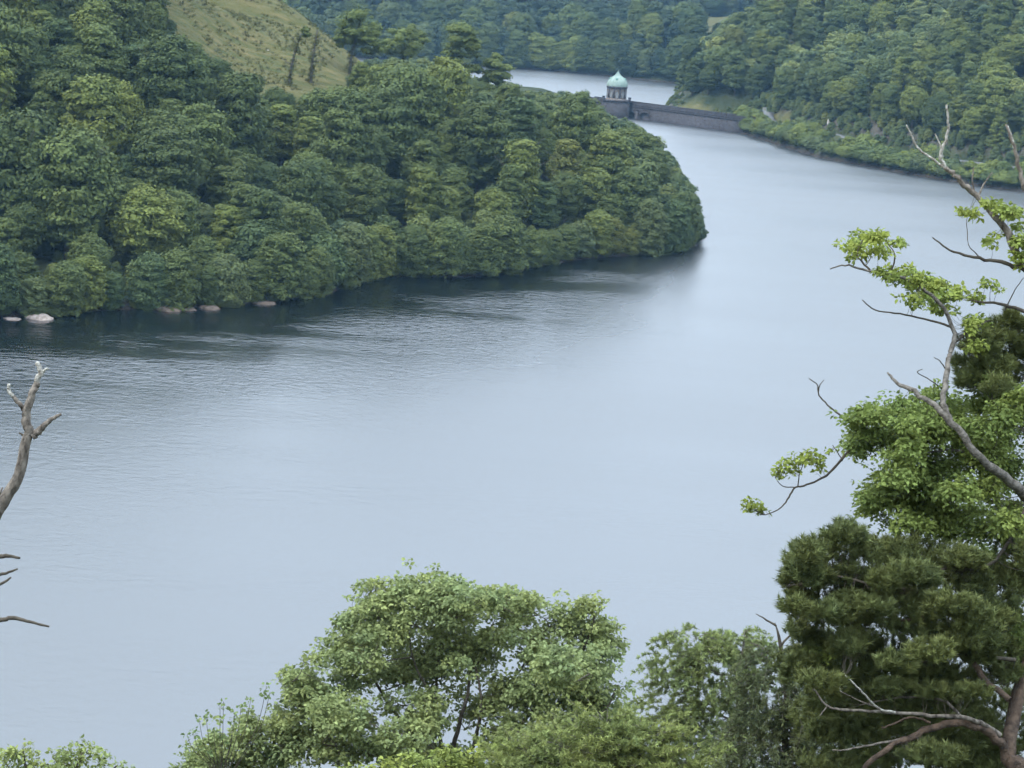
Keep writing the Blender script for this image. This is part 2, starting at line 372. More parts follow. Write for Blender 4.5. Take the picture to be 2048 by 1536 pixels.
# water: one sheet over the whole valley floor, the terrain rises out of it
def water_material():
    m, nt, b, N, Ln = new_mat('reservoir_water')
    b.inputs['Base Color'].default_value = (.002, .004, .006, 1)
    b.inputs['IOR'].default_value = 2.6
    ge = N('ShaderNodeNewGeometry')
    # wind patches: rough water in the open, slicks and sheltered water elsewhere
    mpw = N('ShaderNodeMapping'); mpw.inputs['Scale'].default_value = (.006, .018, 1); mpw.inputs['Rotation'].default_value = (0, 0, math.radians(18))
    nw = N('ShaderNodeTexNoise'); nw.inputs['Scale'].default_value = 1.0; nw.inputs['Detail'].default_value = 4
    Ln(ge.outputs['Position'], mpw.inputs[0]); Ln(mpw.outputs[0], nw.inputs[0])
    rw = N('ShaderNodeMapRange'); rw.inputs['From Min'].default_value = .3; rw.inputs['From Max'].default_value = .7
    rw.inputs['To Min'].default_value = .34; rw.inputs['To Max'].default_value = .46
    Ln(nw.outputs['Fac'], rw.inputs['Value'])
    # shelter under the trees: the lee of the bank keeps the water smoother
    a = N('ShaderNodeAttribute'); a.attribute_name = 'tint'
    mr = N('ShaderNodeMapRange'); mr.inputs['To Min'].default_value = .05
    Ln(a.outputs['Fac'], mr.inputs['Value']); Ln(rw.outputs[0], mr.inputs['To Max'])
    Ln(mr.outputs[0], b.inputs['Roughness'])
    mp1 = N('ShaderNodeMapping'); mp1.inputs['Scale'].default_value = (.62, .9, 1); mp1.inputs['Rotation'].default_value = (0, 0, math.radians(-14))
    n1 = N('ShaderNodeTexNoise'); n1.inputs['Scale'].default_value = .62; n1.inputs['Detail'].default_value = 4; n1.inputs['Roughness'].default_value = .62; n1.inputs['Distortion'].default_value = .8
    Ln(ge.outputs['Position'], mp1.inputs[0]); Ln(mp1.outputs[0], n1.inputs[0])
    bp = N('ShaderNodeBump'); bp.inputs['Distance'].default_value = .35
    sb = N('ShaderNodeMapRange'); sb.inputs['From Min'].default_value = .0; sb.inputs['From Max'].default_value = 1
    rr = N('ShaderNodeValToRGB'); e = rr.color_ramp.elements; rr.color_ramp.interpolation = 'EASE'
    e[0].position = 0; e[0].color = (.04,) * 3 + (1,); e[1].position = 1; e[1].color = (.19,) * 3 + (1,)
    x = e.new(.12); x.color = (.36,) * 3 + (1,); x = e.new(.30); x.color = (.95,) * 3 + (1,); x = e.new(.62); x.color = (.45,) * 3 + (1,); x = e.new(.85); x.color = (.24,) * 3 + (1,)
    # cat's-paws: gusts roughen the surface in streaks
    gp = N('ShaderNodeMapping'); gp.inputs['Scale'].default_value = (.016, .05, 1); gp.inputs['Rotation'].default_value = (0, 0, math.radians(-20))
    gn = N('ShaderNodeTexNoise'); gn.inputs['Detail'].default_value = 3; gn.inputs['Scale'].default_value = 1.0
    Ln(ge.outputs['Position'], gp.inputs[0]); Ln(gp.outputs[0], gn.inputs[0])
    gr = N('ShaderNodeMapRange'); gr.inputs['From Min'].default_value = .35; gr.inputs['From Max'].default_value = .65; gr.inputs['To Min'].default_value = .2; gr.inputs['To Max'].default_value = 1.6; Ln(gn.outputs['Fac'], gr.inputs['Value'])
    sb = N('ShaderNodeMath'); sb.operation = 'MULTIPLY'; Ln(a.outputs['Fac'], rr.inputs[0]); Ln(rr.outputs[0], sb.inputs[0]); Ln(gr.outputs[0], sb.inputs[1])
    Ln(sb.outputs[0], bp.inputs['Strength'])
    Ln(n1.outputs['Fac'], bp.inputs['Height']); Ln(bp.outputs[0], b.inputs['Normal'])
    return m
wx = axis((-640, -240, 40), (-240, 320, 8)); wy = axis((100, 330, 16), (330, 700, 6), (700, 1560, 12))
WX, WY = np.meshgrid(wx, wy); WP = np.stack([WX.ravel(), WY.ravel()], 1)
fpl = np.array([(-330, 255), (-210, 365)] + W(front)); wd = np.full(len(WP), 1e9)
for i in range(len(fpl) - 1): wd = np.minimum(wd, seg_dist(WP, fpl[i], fpl[i + 1]))      # the lee of the wooded bank, widest under the high hill
along = np.clip((WP[:, 0] + 97) / 150, 0, 1)
WINDY = np.clip((wd + 2) / (190 - 110 * along), 0, 1)
WINDY = WINDY + (1 - WINDY) * np.clip((along - .72) / .28, 0, 1) * .8
WG = WINDY.reshape(len(wy), len(wx))
for _ in range(5):
    WG = np.pad(WG, 1, mode='edge'); WG = (WG[:-2, 1:-1] + WG[2:, 1:-1] + WG[1:-1, :-2] + WG[1:-1, 2:] + 2 * WG[1:-1, 1:-1]) / 6
WINDY = WG.ravel()
idx = np.arange(len(wx) * len(wy)).reshape(len(wy), len(wx))
Q = np.stack([idx[:-1, :-1], idx[:-1, 1:], idx[1:, 1:], idx[1:, :-1]], -1).reshape(-1, 4)
wat = mesh_tris('water', np.column_stack([WP, np.zeros(len(WP))]), Q, water_material(), WINDY, smooth=True)
tag(obj('water', wat), 'pale grey-blue reservoir water reflecting an overcast sky', None, None, 'structure')

# road along the right-hand bank, on its shelf
def offset_line(line, off):
    line = np.asarray(line, float); t = unit(np.gradient(line, axis=0)); n = np.stack([-t[:, 1], t[:, 0]], 1)
    return line + n * off
rb = np.array([(97, 1092)] + RB[1:] + [(240, 730)])
seg = np.concatenate([[0], np.cumsum(np.linalg.norm(np.diff(rb, axis=0), axis=1))])
s = np.arange(0, seg[-1], 5.0); rbs = np.stack([np.interp(s, seg, rb[:, 0]), np.interp(s, seg, rb[:, 1])], 1)
sgn = 1 if shore(offset_line(rbs, 13)[5:6])[0] > 0 else -1
ra, rc = offset_line(rbs, sgn * 11.2), offset_line(rbs, sgn * 15.4)
rz = np.maximum(height(ra), height(rc)); rz = np.convolve(np.pad(rz, 4, mode='edge'), np.ones(9) / 9, 'valid') + .12
mb = MB(); V = np.concatenate([np.column_stack([ra, rz]), np.column_stack([rc, rz]), np.column_stack([ra, rz - 1.2]), np.column_stack([rc, rz - 1.2])]); n = len(ra)
i = np.arange(n - 1)
mb.add(V, np.concatenate([np.stack([i, i + 1, n + i + 1, n + i], -1), np.stack([i, 2 * n + i, 2 * n + i + 1, i + 1], -1), np.stack([n + i, n + i + 1, 3 * n + i + 1, 3 * n + i], -1)]))
tag(mb.obj('road', M_ROAD), 'narrow grey lane along the far bank behind the shoreline bushes', None, None, 'structure')

# ------------------------------------------------------------------ the valve tower and the masonry viaduct
DA, DB = np.array([97.0, 1058.0]), np.array([30.0, 1124.0])     # the viaduct's front face, right end to left end
dv = unit(DB - DA); dn = np.array([-dv[1], dv[0]]);  dn = dn if dn[1] > 0 else -dn     # dn points away from the viewer
LEN = np.linalg.norm(DB - DA)
def dam(s, o, z): p = DA + dv * s + dn * o; return (p[0], p[1], z)
ROADZ, PARZ, THICK = 6.2, 7.6, 7.0
dt = thing('viaduct', 'dark masonry road viaduct with parapets crossing the reservoir below the domed tower', 'viaduct', (float(DA[0]), float(DA[1]), 0))
def prism(mb, s0, s1, o0, o1, z0, z1):
    V = [dam(s, o, z) for z in (z0, z1) for o in (o0, o1) for s in (s0, s1)]
    mb.add(V, [(0, 2, 3, 1), (4, 5, 7, 6), (0, 1, 5, 4), (2, 6, 7, 3), (0, 4, 6, 2), (1, 3, 7, 5)])
arches = [(66.5, 73.0), (57.0, 64.0)]
def arch_top(s, a): 
    t = (s - a[0]) / (a[1] - a[0]) * 2 - 1
    return 1.2 + 2.4 * math.sqrt(max(0, 1 - t * t))
mb = MB()                                                # spandrel wall with real arched openings; only the left arch is clear through
for sf, o0, o1 in ((0, 0, THICK),):
    edges = sorted([0.0, LEN] + [e for a in arches for e in a])
    for e0, e1 in zip(edges[:-1], edges[1:]):
        a = next((a for a in arches if abs(a[0] - e0) < 1e-6), None)
        if a is None: prism(mb, e0, e1, 0, THICK, -6, ROADZ)
        else:
            for q in range(12):
                s0, s1 = e0 + (e1 - e0) * q / 12, e0 + (e1 - e0) * (q + 1) / 12
                zt = arch_top((s0 + s1) / 2, a); prism(mb, s0, s1, 0, THICK, zt, ROADZ)
            if a is not arches[0]: prism(mb, e0, e1, 1.1, 2.0, -6, 4.0)       # bricked-up backs of the blind arches
mb.obj('spandrel_wall', M_STONE, dt)
for a in arches:
    mb = MB()
    for q in range(13):
        t0, t1 = math.pi * q / 13, math.pi * (q + 1) / 13
        c, r = (a[0] + a[1]) / 2, (a[1] - a[0]) / 2
        V = [dam(c + (r + dr) * math.cos(t), o, 1.2 + (2.4 + dr) * math.sin(t)) for o in (-.18, .3) for t in (t0 + .012, t1 - .012) for dr in (0, .75)]
        mb.add(V, [(0, 1, 3, 2), (4, 6, 7, 5), (0, 4, 5, 1), (2, 3, 7, 6), (1, 5, 7, 3), (0, 2, 6, 4)])
    mb.obj('arch_ring', M_STONE, dt)
for e in [65.2]:
    mb = MB(); prism(mb, e - .75, e + .75, -.7, 0.02, -6, 4.4); prism(mb, e - 1.0, e + 1.0, -.95, 0.03, 4.4, 4.8); mb.obj('pier', M_STONE, dt)
mb = MB(); prism(mb, -1, LEN + 6, -.35, 0.01, ROADZ - .5, ROADZ + .02); mb.obj('string_course', M_STONE, dt)
mb = MB(); prism(mb, -1, LEN + 6, -.12, .42, ROADZ + .01, PARZ); mb.obj('parapet', M_STONE, dt)
mb = MB(); prism(mb, -1, LEN + 6, THICK - .42, THICK + .12, ROADZ + .01, PARZ); mb.obj('parapet', M_STONE, dt)
for o in (.15, THICK - .15):
    mb = MB(); prism(mb, -1, LEN + 6, o - .4, o + .4, PARZ, PARZ + .22); mb.obj('coping', M_STONE, dt)
mb = MB(); prism(mb, -1, LEN + 6, .42, THICK - .42, ROADZ - .2, ROADZ + .05); mb.obj('carriageway', M_ROAD, dt)

tb = at(1233, 190, 1111); TZ = 8.2
TX, TY = tb[0], tb[1]
tt = thing('valve_tower', 'round stone tower with pale green copper dome standing on the viaduct', 'tower', (TX, TY, 0))
mb = MB(); box(mb, TX - 6.4, TX + 6.4, TY - 5.6, TY + 5.6, -4, TZ - .5); box(mb, TX - 6.8, TX + 6.8, TY - 6.0, TY + 6.0, TZ - .5, TZ); mb.obj('plinth', M_STONE, tt)
for x0 in (-6.8, 5.6):
    mb = MB(); box(mb, TX + x0, TX + x0 + 1.2, TY - 6.0, TY - 4.8, TZ, TZ + 1.5); box(mb, TX + x0 - .15, TX + x0 + 1.35, TY - 6.15, TY - 4.65, TZ + 1.5, TZ + 1.8); mb.obj('corner_pier', M_STONE, tt)
mb = MB(); lathe(mb, [(4.9, 0), (4.9, .7), (4.55, .9), (4.5, 5.6), (4.75, 5.8)], (TX, TY, TZ), 40); drum = mb.obj('drum', rough_material('tower_stone', (.12, .098, .09), (.24, .205, .185), 1.1, bump=.5, bscale=2.2, dist=.12), tt, smooth=False)
mb = MB(); lathe(mb, [(4.6, 5.5), (5.05, 5.75), (5.15, 6.2), (4.7, 6.4), (0, 6.5)], (TX, TY, TZ), 40); mb.obj('cornice', M_STONE, tt)
for k in range(10):
    an = 2 * math.pi * (k + .5) / 10 - math.pi / 2 - math.pi / 10
    ca, sa = math.cos(an), math.sin(an)
    def tw(l, o, z): return (TX + ca * (4.52 + o) - sa * l, TY + sa * (4.52 + o) + ca * l, TZ + z)
    w_, z0, z1 = .62, 1.3, 3.5
    arcp = [(w_ * math.cos(t), z1 + w_ * math.sin(t)) for t in np.linspace(0, math.pi, 9)]
    ring = [(w_, z0)] + arcp + [(-w_, z0)]
    mb = MB()                                            # stone surround, proud of the drum
    for (l0, a0), (l1, a1) in zip(ring[:-1], ring[1:]):
        def out(l, z): return (l * 1.38, z if z <= z1 else z1 + (z - z1) * 1.38)
        q0, q1 = out(l0, a0), out(l1, a1)
        V = [tw(l0, .0, a0), tw(l1, 0, a1), tw(*(q1[0], 0, q1[1])), tw(*(q0[0], 0, q0[1])), tw(l0, .22, a0), tw(l1, .22, a1), tw(q1[0], .22, q1[1]), tw(q0[0], .22, q0[1])]
        mb.add(V, [(0, 1, 2, 3), (4, 7, 6, 5), (0, 4, 5, 1), (2, 6, 7, 3), (1, 5, 6, 2), (0, 3, 7, 4)])
    box_v = [tw(-w_ * 1.5, 0, z0 - .3), tw(w_ * 1.5, 0, z0 - .3), tw(w_ * 1.5, .3, z0 - .3), tw(-w_ * 1.5, .3, z0 - .3), tw(-w_ * 1.5, 0, z0), tw(w_ * 1.5, 0, z0), tw(w_ * 1.5, .3, z0), tw(-w_ * 1.5, .3, z0)]
    mb.add(box_v, [(0, 1, 2, 3), (4, 7, 6, 5), (0, 4, 5, 1), (1, 5, 6, 2), (2, 6, 7, 3), (3, 7, 4, 0)])
    sur = mb.obj('window', M_SURROUND, tt)
    mb = MB(); pts = [tw(l, .06, z) for l, z in ring]; c0 = tw(0, .06, 2.6); mb.add([c0] + pts, [(0, i + 1, (i + 1) % len(pts) + 1) for i in range(len(pts))])
    g = mb.obj('pane', M_GLASS, sur); g.location = (-TX, -TY, 0); sur.location = (-TX, -TY, 0)
    g.location = (0, 0, 0)
    mb = MB(); V = [tw(l, o, z) for l in (-.10, .10) for o in (-.1, .3) for z in (0.9, 5.5)]
    # pilasters stand half way between the windows
    an2 = an + math.pi / 10; ca, sa = math.cos(an2), math.sin(an2)
    V = [tw(l, o, z) for z in (.9, 5.5) for o in (-.2, .24) for l in (-.35, .35)]
    mb.add(V, [(0, 2, 3, 1), (4, 5, 7, 6), (0, 1, 5, 4), (2, 6, 7, 3), (0, 4, 6, 2), (1, 3, 7, 5)]); mb.obj('pilaster', M_STONE, tt)
mb = MB()
prof = [(4.85, 6.4), (4.92, 6.8), (4.85, 7.5), (4.62, 8.4), (4.2, 9.2), (3.55, 9.95), (2.75, 10.6), (2.0, 11.1), (1.4, 11.5), (1.1, 11.9), (.75, 12.4), (.4, 12.85), (.15, 13.15), (0, 13.2)]
lathe(mb, prof, (TX, TY, TZ), 40)
dome = mb.obj('dome', M_COPPER, tt, smooth=True)
mb = MB()
for k in range(12):
    an = 2 * math.pi * k / 12
    P = np.array([(TX + (r + .03) * math.cos(an), TY + (r + .03) * math.sin(an), TZ + z) for r, z in prof[1:-1]]); tube(mb, P, .13, 5)
ribs = mb.obj('rib', M_COPPER, dome); ribs.location = (0, 0, 0)
mb = MB(); P = np.array([(TX, TY, TZ + 13.0), (TX, TY, TZ + 13.6), (TX, TY, TZ + 14.3)]); tube(mb, P, [.12, .1, .04], 6); mb.add(ICO1[0] * .32 + np.array([TX, TY, TZ + 13.5]), ICO1[1])
fi = mb.obj('finial', M_COPPER, dome); fi.location = (0, 0, 0)
for an, zz in ((-1.75, 9.9), (-.3, 9.9), (-3.0, 9.9)):
    c = np.array([TX + 3.55 * math.cos(an), TY + 3.55 * math.sin(an), TZ + zz])
    mb = MB(); V = ICO1[0] * np.array([.62, .62, .8]) + c; mb.add(V, ICO1[1]); d_ = mb.obj('lucarne', rough_material('copper_dark', (.12, .23, .2), (.2, .33, .29), 2), dome); d_.location = (0, 0, 0)

# ------------------------------------------------------------------ woodland trees (seen from 400 m and more)
def crown_mesh(name, R, H, z0, shape, seed, nl, nleaf, size, mat):
    g = np.random.default_rng(seed); mb = MB()
    C, Rl = [], []
    tries = 0
    while len(C) < nl and tries < 4000:
        tries += 1
        t = g.uniform(0, 1)                                # height in the crown
        if shape == 'round': rad = math.sqrt(max(0, 1 - (2 * t - .85) ** 2 / 1.35))
        elif shape == 'tall': rad = .62 * math.sqrt(max(0, 1 - (2 * t - .8) ** 2 / 1.5)) + .12
        elif shape == 'low': rad = math.sqrt(max(0, 1 - t ** 2.0)) * (.78 + .3 * min(t * 3, .75))
        elif shape == 'cone': rad = (1 - t) ** .8 * .75 + .05
        else: rad = math.sqrt(max(0, 1 - (2 * t - 1.1) ** 2 / 1.25))      # flat-topped
        a = g.uniform(0, 2 * math.pi); q = g.uniform(.45, 1) ** .6
        rl = R * g.uniform(.24, .46) * (.7 if shape == 'cone' else 1)
        c = np.array([math.cos(a) * rad * q * (R - rl * .7), math.sin(a) * rad * q * (R - rl * .7), z0 + rl * .5 + t * (H - rl * 1.0)])
        if any(np.linalg.norm((c - d) * np.array([1, 1, 1.6])) < .62 * (rl + s) * .74 for d, s in zip(C, Rl)): continue
        C.append(c); Rl.append(rl)
    for c, rl in zip(C, Rl):
        fl = np.array([1, 1, g.uniform(.48, .76)])
        lt = g.uniform(.92, 1.09)
        n = int(nleaf * (rl / (R * .28)) ** 2)
        d = unit(g.standard_normal((n * 2, 3)))
        d = d[(d[:, 2] > -.35) | (g.uniform(size=len(d)) < .35)][:n]; n = len(d)
        bumpy = 1 + .22 * np.sin(d @ g.standard_normal((3,)) * 5 + g.uniform(0, 6)) + .17 * g.standard_normal(n)
        p = c + d * rl * fl * bumpy[:, None]
        nrm = unit(d / fl + .5 * g.standard_normal((n, 3)) + np.array([0, 0, .25]))
        ax = unit(np.cross(nrm, g.standard_normal((n, 3)))); bx = np.cross(nrm, ax)
        s = size * g.uniform(.6, 1.35, (n, 1))
        V = np.stack([p - ax * s, p - bx * s * .6, p + ax * s, p + bx * s * .6], 1).reshape(-1, 3)
        k = np.arange(n)[:, None] * 4
        mb.add(V, np.concatenate([k + [0, 1, 2], k + [0, 2, 3]]), np.repeat(lt * g.uniform(.88, 1.13, n), 4))
        cv = ICO1[0] * (1 + .12 * g.standard_normal((len(ICO1[0]), 1)))
        mb.add(c + cv * rl * .86 * fl, ICO1[1], lt * .95)
    return mb.mesh(name, mat)
def trunk_mesh(name, H, r, seed, mat):
    g = np.random.default_rng(seed); mb = MB()
    P, R_ = smooth_path([(0, 0, -1.5), (g.normal(0, .1), g.normal(0, .1), H * .3), (g.normal(0, .3), g.normal(0, .3), H * .6), (g.normal(0, .4), g.normal(0, .4), H * .88)], [r * 1.3, r, r * .7, r * .25], 4)
    tube(mb, P, R_, 7)
    for k in range(6):
        i = int(g.integers(4, len(P) - 2)); a = g.uniform(0, 6.28); l = H * g.uniform(.2, .34)
        e = P[i] + np.array([math.cos(a) * l, math.sin(a) * l, l * g.uniform(.4, .9)])
        Q_, S_ = smooth_path([P[i], (P[i] + e) / 2 + np.array([0, 0, -l * .1]), e], [R_[i] * .6, R_[i] * .4, R_[i] * .15], 3); tube(mb, Q_, S_, 5)
    return mb.mesh(name, mat)

SHAPES = [('round', 5.0, 13.0, 2.2, 15), ('round', 4.5, 13.5, 2.0, 15.5), ('flat', 5.6, 11.5, 3.0, 14.5), ('tall', 4.3, 16.0, 1.6, 17.5),
          ('tall', 3.9, 14.5, 1.5, 16), ('round', 5.3, 11.5, 2.0, 13.5), ('low', 4.8, 12.5, .0, 12.5), ('low', 4.0, 9.0, .0, 9.0), ('low', 5.4, 13.5, .0, 13.5), ('cone', 3.6, 15.5, 1.2, 16.5)]
def variants(mat, nleaf, size, nl, tagname, seed0):
    out = []
    for k, (sh, R, H, z0, tot) in enumerate(SHAPES):
        out.append((crown_mesh(f'{tagname}_crown_{sh}', R, H, z0, sh, seed0 + k, nl, nleaf, size, mat), trunk_mesh(f'{tagname}_trunk', tot, .28, seed0 + 50 + k, M_TRUNK), sh, R, tot))
    return out
VAR = variants(M_LEAF, 300, .30, 50, 'bank', 100)
VARF = variants(M_FAR, 110, .5, 34, 'wood', 300)
VARH = variants(M_HILL, 110, .46, 34, 'hill', 400)
VARB = variants(M_NEARWOOD, 120, .42, 36, 'spur', 600)
SHRUB = [(crown_mesh(f'shrub_crown', R, H, 0.05, 'low', 500 + k, 22, 170, .27, M_LEAF), trunk_mesh('shrub_stem', H * .8, .12, 520 + k, M_TRUNK), R, H) for k, (R, H) in enumerate([(3.2, 3.6), (3.8, 4.4), (2.6, 3.4), (4.2, 3.8)])]

def hexpts(x0, x1, y0, y1, s):
    P = []
    for j, y in enumerate(np.arange(y0, y1, s * .87)):
        x = np.arange(x0, x1, s) + (s / 2 if j % 2 else 0); P.append(np.stack([x, np.full(len(x), y)], 1))
    P = np.concatenate(P); return P + rng.uniform(-.36, .36, P.shape) * s
def in_view(P3, mx_=170, my=150):
    q = project(P3); return (q[:, 2] > 5) & (q[:, 0] > -mx_) & (q[:, 0] < 2048 + mx_) & (q[:, 1] > -my) & (q[:, 1] < 1536)
cand = []                                                # x, y, zone
def zone_pts(x0, x1, y0, y1, s, zone, test):
    P = hexpts(x0, x1, y0, y1, s); d = shore(P); P, d = P[test(P, d)], None
    z = height(P); P3 = np.column_stack([P, z + 6]); k = in_view(P3)
    for p, zz, dd in zip(P[k], z[k], shore(P)[k]): cand.append((p[0], p[1], zz, dd, zone))
openland = lambda P: ~(in_poly(P, PASTURE) | in_poly(P, FIELD) | in_poly(P, VERGE))
tower_clear = lambda P: np.hypot(P[:, 0] - TX, P[:, 1] - TY) > 13
zone_pts(-330, 75, 380, 1190, 11.6, 'bank', lambda P, d: (d > 1.2) & openland(P) & tower_clear(P) & (P[:, 0] < 62) & (seg_dist(P, DA, DB) > 7))
zone_pts(80, 420, 780, 1420, 10.2, 'hill', lambda P, d: ((d > 19.5) | ((P[:, 1] > 1130) & (d > 2))) & openland(P) & tower_clear(P) & (seg_dist(P, DA - dv * 10, DB) > 11))
zone_pts(-420, 700, 1380, 2700, 14.5, 'far', lambda P, d: (d > 1.5) & openland(P) & ((P[:, 1] > 1440) | (P[:, 0] < 60)))
# the fringe that leans out over the water
fl = np.array(W(front) + W(side)); fs = np.concatenate([[0], np.cumsum(np.linalg.norm(np.diff(fl, axis=0), axis=1))])
fringe = []
ffl = np.array([(-150, 1500)] + W(far_bank) + [(150, 1420)]); ffs = np.concatenate([[0], np.cumsum(np.linalg.norm(np.diff(ffl, axis=0), axis=1))])
for f0 in np.arange(0, ffs[-1], 8.0):
    ff = f0 + rng.uniform(-2, 2); p = np.array([np.interp(ff, ffs, ffl[:, 0]), np.interp(ff, ffs, ffl[:, 1]) + rng.uniform(1, 4)]); cand.append((p[0], p[1], float(height([p])[0]), 2.0, 'far'))
for f0 in np.arange(-14, fs[-1], 6.6):
    ff = f0 + rng.uniform(-1.2, 1.2); p = np.array([np.interp(ff, fs, fl[:, 0]), np.interp(ff, fs, fl[:, 1])]); q = np.array([np.interp(ff + 1, fs, fl[:, 0]), np.interp(ff + 1, fs, fl[:, 1])])
    if ff < 0: p = fl[0] + (fl[0] - fl[1]) / np.linalg.norm(fl[0] - fl[1]) * -ff; q = p + (fl[1] - fl[0])
    t_ = unit(q - p); nn = np.array([-t_[1], t_[0]])
    if shore((p + nn * 1.5)[None])[0] < 0: nn = -nn
    p = p + nn * rng.uniform(.2, 1.5); fringe.append((p, -nn)); cand.append((p[0], p[1], float(height([p])[0]), float(shore(p[None])[0]), 'fringe'))
SIL = np.array([(290, -400), (322, -40), (350, 60), (400, 90), (440, 122), (480, 158), (520, 174), (640, 176), (688, 166), (706, 126), (760, 122), (850, 118), (930, 150), (1000, 178), (1060, 186), (1110, 184), (1160, 196), (1192, 206), (1205, 226), (1240, 238), (1270, 246), (1320, 282), (1345, 322), (1382, 375), (1405, 425), (1412, 470), (1500, 480)])
FAR_SIL = None
trees = []
for x, y, z, d, zone in cand:
    lean = None
    g = rng
    if zone == 'bank':
        edge = d < 9
        v = int(g.choice([6, 7, 8, 6, 8, 5])) if edge else int(g.choice([0, 1, 2, 3, 4, 5, 0, 1, 2, 8, 9], p=[.13, .13, .12, .08, .08, .12, .1, .1, .08, .04, .02]))
        sc = (g.uniform(1.3, 1.75) if g.uniform() < .28 else g.uniform(.75, 1.2)) * (.85 if edge else 1.0)
        if d < 3.5: sc *= .8
    elif zone == 'hill':
        v = int(g.choice([0, 1, 2, 3, 4, 5, 9], p=[.18, .18, .18, .1, .1, .2, .06])); sc = g.uniform(.8, 1.35)
    else:
        v = int(g.choice([0, 1, 2, 3, 5, 8], p=[.2, .2, .2, .1, .2, .1])); sc = g.uniform(1.15, 1.9)
        if d < 8: v = int(g.choice([6, 8]))
    if zone == 'fringe':
        v = int(g.choice([6, 7, 8, 6])); sc = g.uniform(.55, 1.12); lean = fringe.pop(0)[1]
    if zone in ('bank', 'fringe'):                       # the outline of the wooded spur against water and far wood
        slack = g.uniform(-10, 9)
        for it in range(6):
            R_, tot = VAR[v][3:5]; pp = project([(x, y, z + tot * sc), (x - R_ * sc * .8, y, z + tot * sc * .6), (x + R_ * sc * .8, y, z + tot * sc * .6)])
            if (pp[:, 1] > np.interp(pp[:, 0], SIL[:, 0], SIL[:, 1]) - slack).all(): break
            sc *= .85
        else: continue
        zone = 'bank'
    trees.append(dict(x=x, y=y, z=z, d=d, zone=zone, v=v, s=sc, rot=g.uniform(0, 6.28), lean=lean))
# how much of each crown the viewer sees, nearest first
cov = np.zeros((192, 256), bool); CS = 8.0
yy, xx = np.mgrid[0:192, 0:256]
trees.sort(key=lambda t: t['y'])
for t in trees:
    sh, R, tot = VAR[t['v']][2:5]; c = project([(t['x'], t['y'], t['z'] + tot * t['s'] * .56)])[0]
    m_ = F / c[2] / CS; rx, rz_ = R * t['s'] * m_ * .92, tot * t['s'] * .42 * m_
    msk = ((xx - c[0] / CS) / rx) ** 2 + ((yy - c[1] / CS) / rz_) ** 2 < 1
    t['vis'] = int((msk & ~cov).sum()); t['px'], t['py'] = c[0], c[1]; cov |= msk
N_IND = 290
shown = sorted([t for t in trees if t['vis'] >= 4], key=lambda t: -t['vis'])[:N_IND]
for t in shown: t['ind'] = True
ORD = 'first second third fourth fifth sixth seventh eighth ninth tenth eleventh twelfth thirteenth fourteenth fifteenth sixteenth seventeenth eighteenth nineteenth twentieth twenty-first twenty-second twenty-third twenty-fourth twenty-fifth twenty-sixth twenty-seventh twenty-eighth twenty-ninth thirtieth'.split()
ORD += ['thirty-' + o for o in ORD[:9]] + ['fortieth'] + ['forty-' + o for o in ORD[:9]] + ['fiftieth'] + ['fifty-' + o for o in ORD[:9]] + ['sixtieth'] + ['sixty-' + o for o in ORD[:9]] + ['seventieth'] + ['seventy-' + o for o in ORD[:9]]
TONES = [('deep green', (.70, .76, .80)), ('mid green', (.92, .95, .94)), ('light green', (1.30, 1.24, 1.0)), ('blue-green', (.66, .77, .95)), ('grey-green', (1.0, 1.0, 1.25)), ('olive', (1.2, 1.05, .9))]
TP = [.22, .40, .19, .07, .09, .03]
SHAPE_WORD = {'round': 'round-headed', 'flat': 'broad-topped', 'tall': 'tall', 'low': 'low-skirted', 'cone': 'pointed'}
def row_of(t):
    if t['zone'] == 'bank':
        b = 0 if t['d'] < 9 else 1 + int((t['d'] - 9) / 13)
        names = ['overhanging the water along the wooded bank', 'in second rank above the wooded bank', 'in third rank above the wooded bank', 'in fourth rank above the wooded bank', 'in fifth rank up the wooded slope', 'in sixth rank up the wooded slope', 'in seventh rank up the wooded slope', 'in eighth rank up the wooded slope']
        return names[min(b, 7)] if b < 8 else 'high on the wooded slope by the pasture'
    if t['zone'] == 'hill':
        return 'at the foot of the hill across the water' if t['d'] < 34 else ('on the lower hillside across the water' if t['d'] < 60 else 'on the upper hillside across the water')
    return 'at the far shore behind the tower' if t['d'] < 14 else 'in the far wood behind the tower'
rows = {}
for t in shown:
    t['tone'] = int(rng.choice(6, p=TP)) if t['zone'] != 'hill' else int(rng.choice(6, p=[.06, .34, .48, .02, .07, .03] if t['px'] > 1640 else [.3, .4, .15, .08, .05, .02])); rows.setdefault(row_of(t), []).append(t)
    if t['zone'] == 'bank' and 690 < t['px'] < 1180 and t['py'] < 232 and rng.uniform() < .7: t['tone'] = 2
for rname, L_ in rows.items():
    L_.sort(key=lambda t: t['px'])
    for k, t in enumerate(L_):
        tone, colr = TONES[t['tone']]; sh = VAR[t['v']][2]
        t['label'] = f'{tone} {SHAPE_WORD[sh]} tree, {ORD[k]} from left {rname}'
GROUPS = {'bank': 'trees on the wooded promontory', 'hill': 'trees on the hillside across the water', 'far': 'trees of the far shore'}
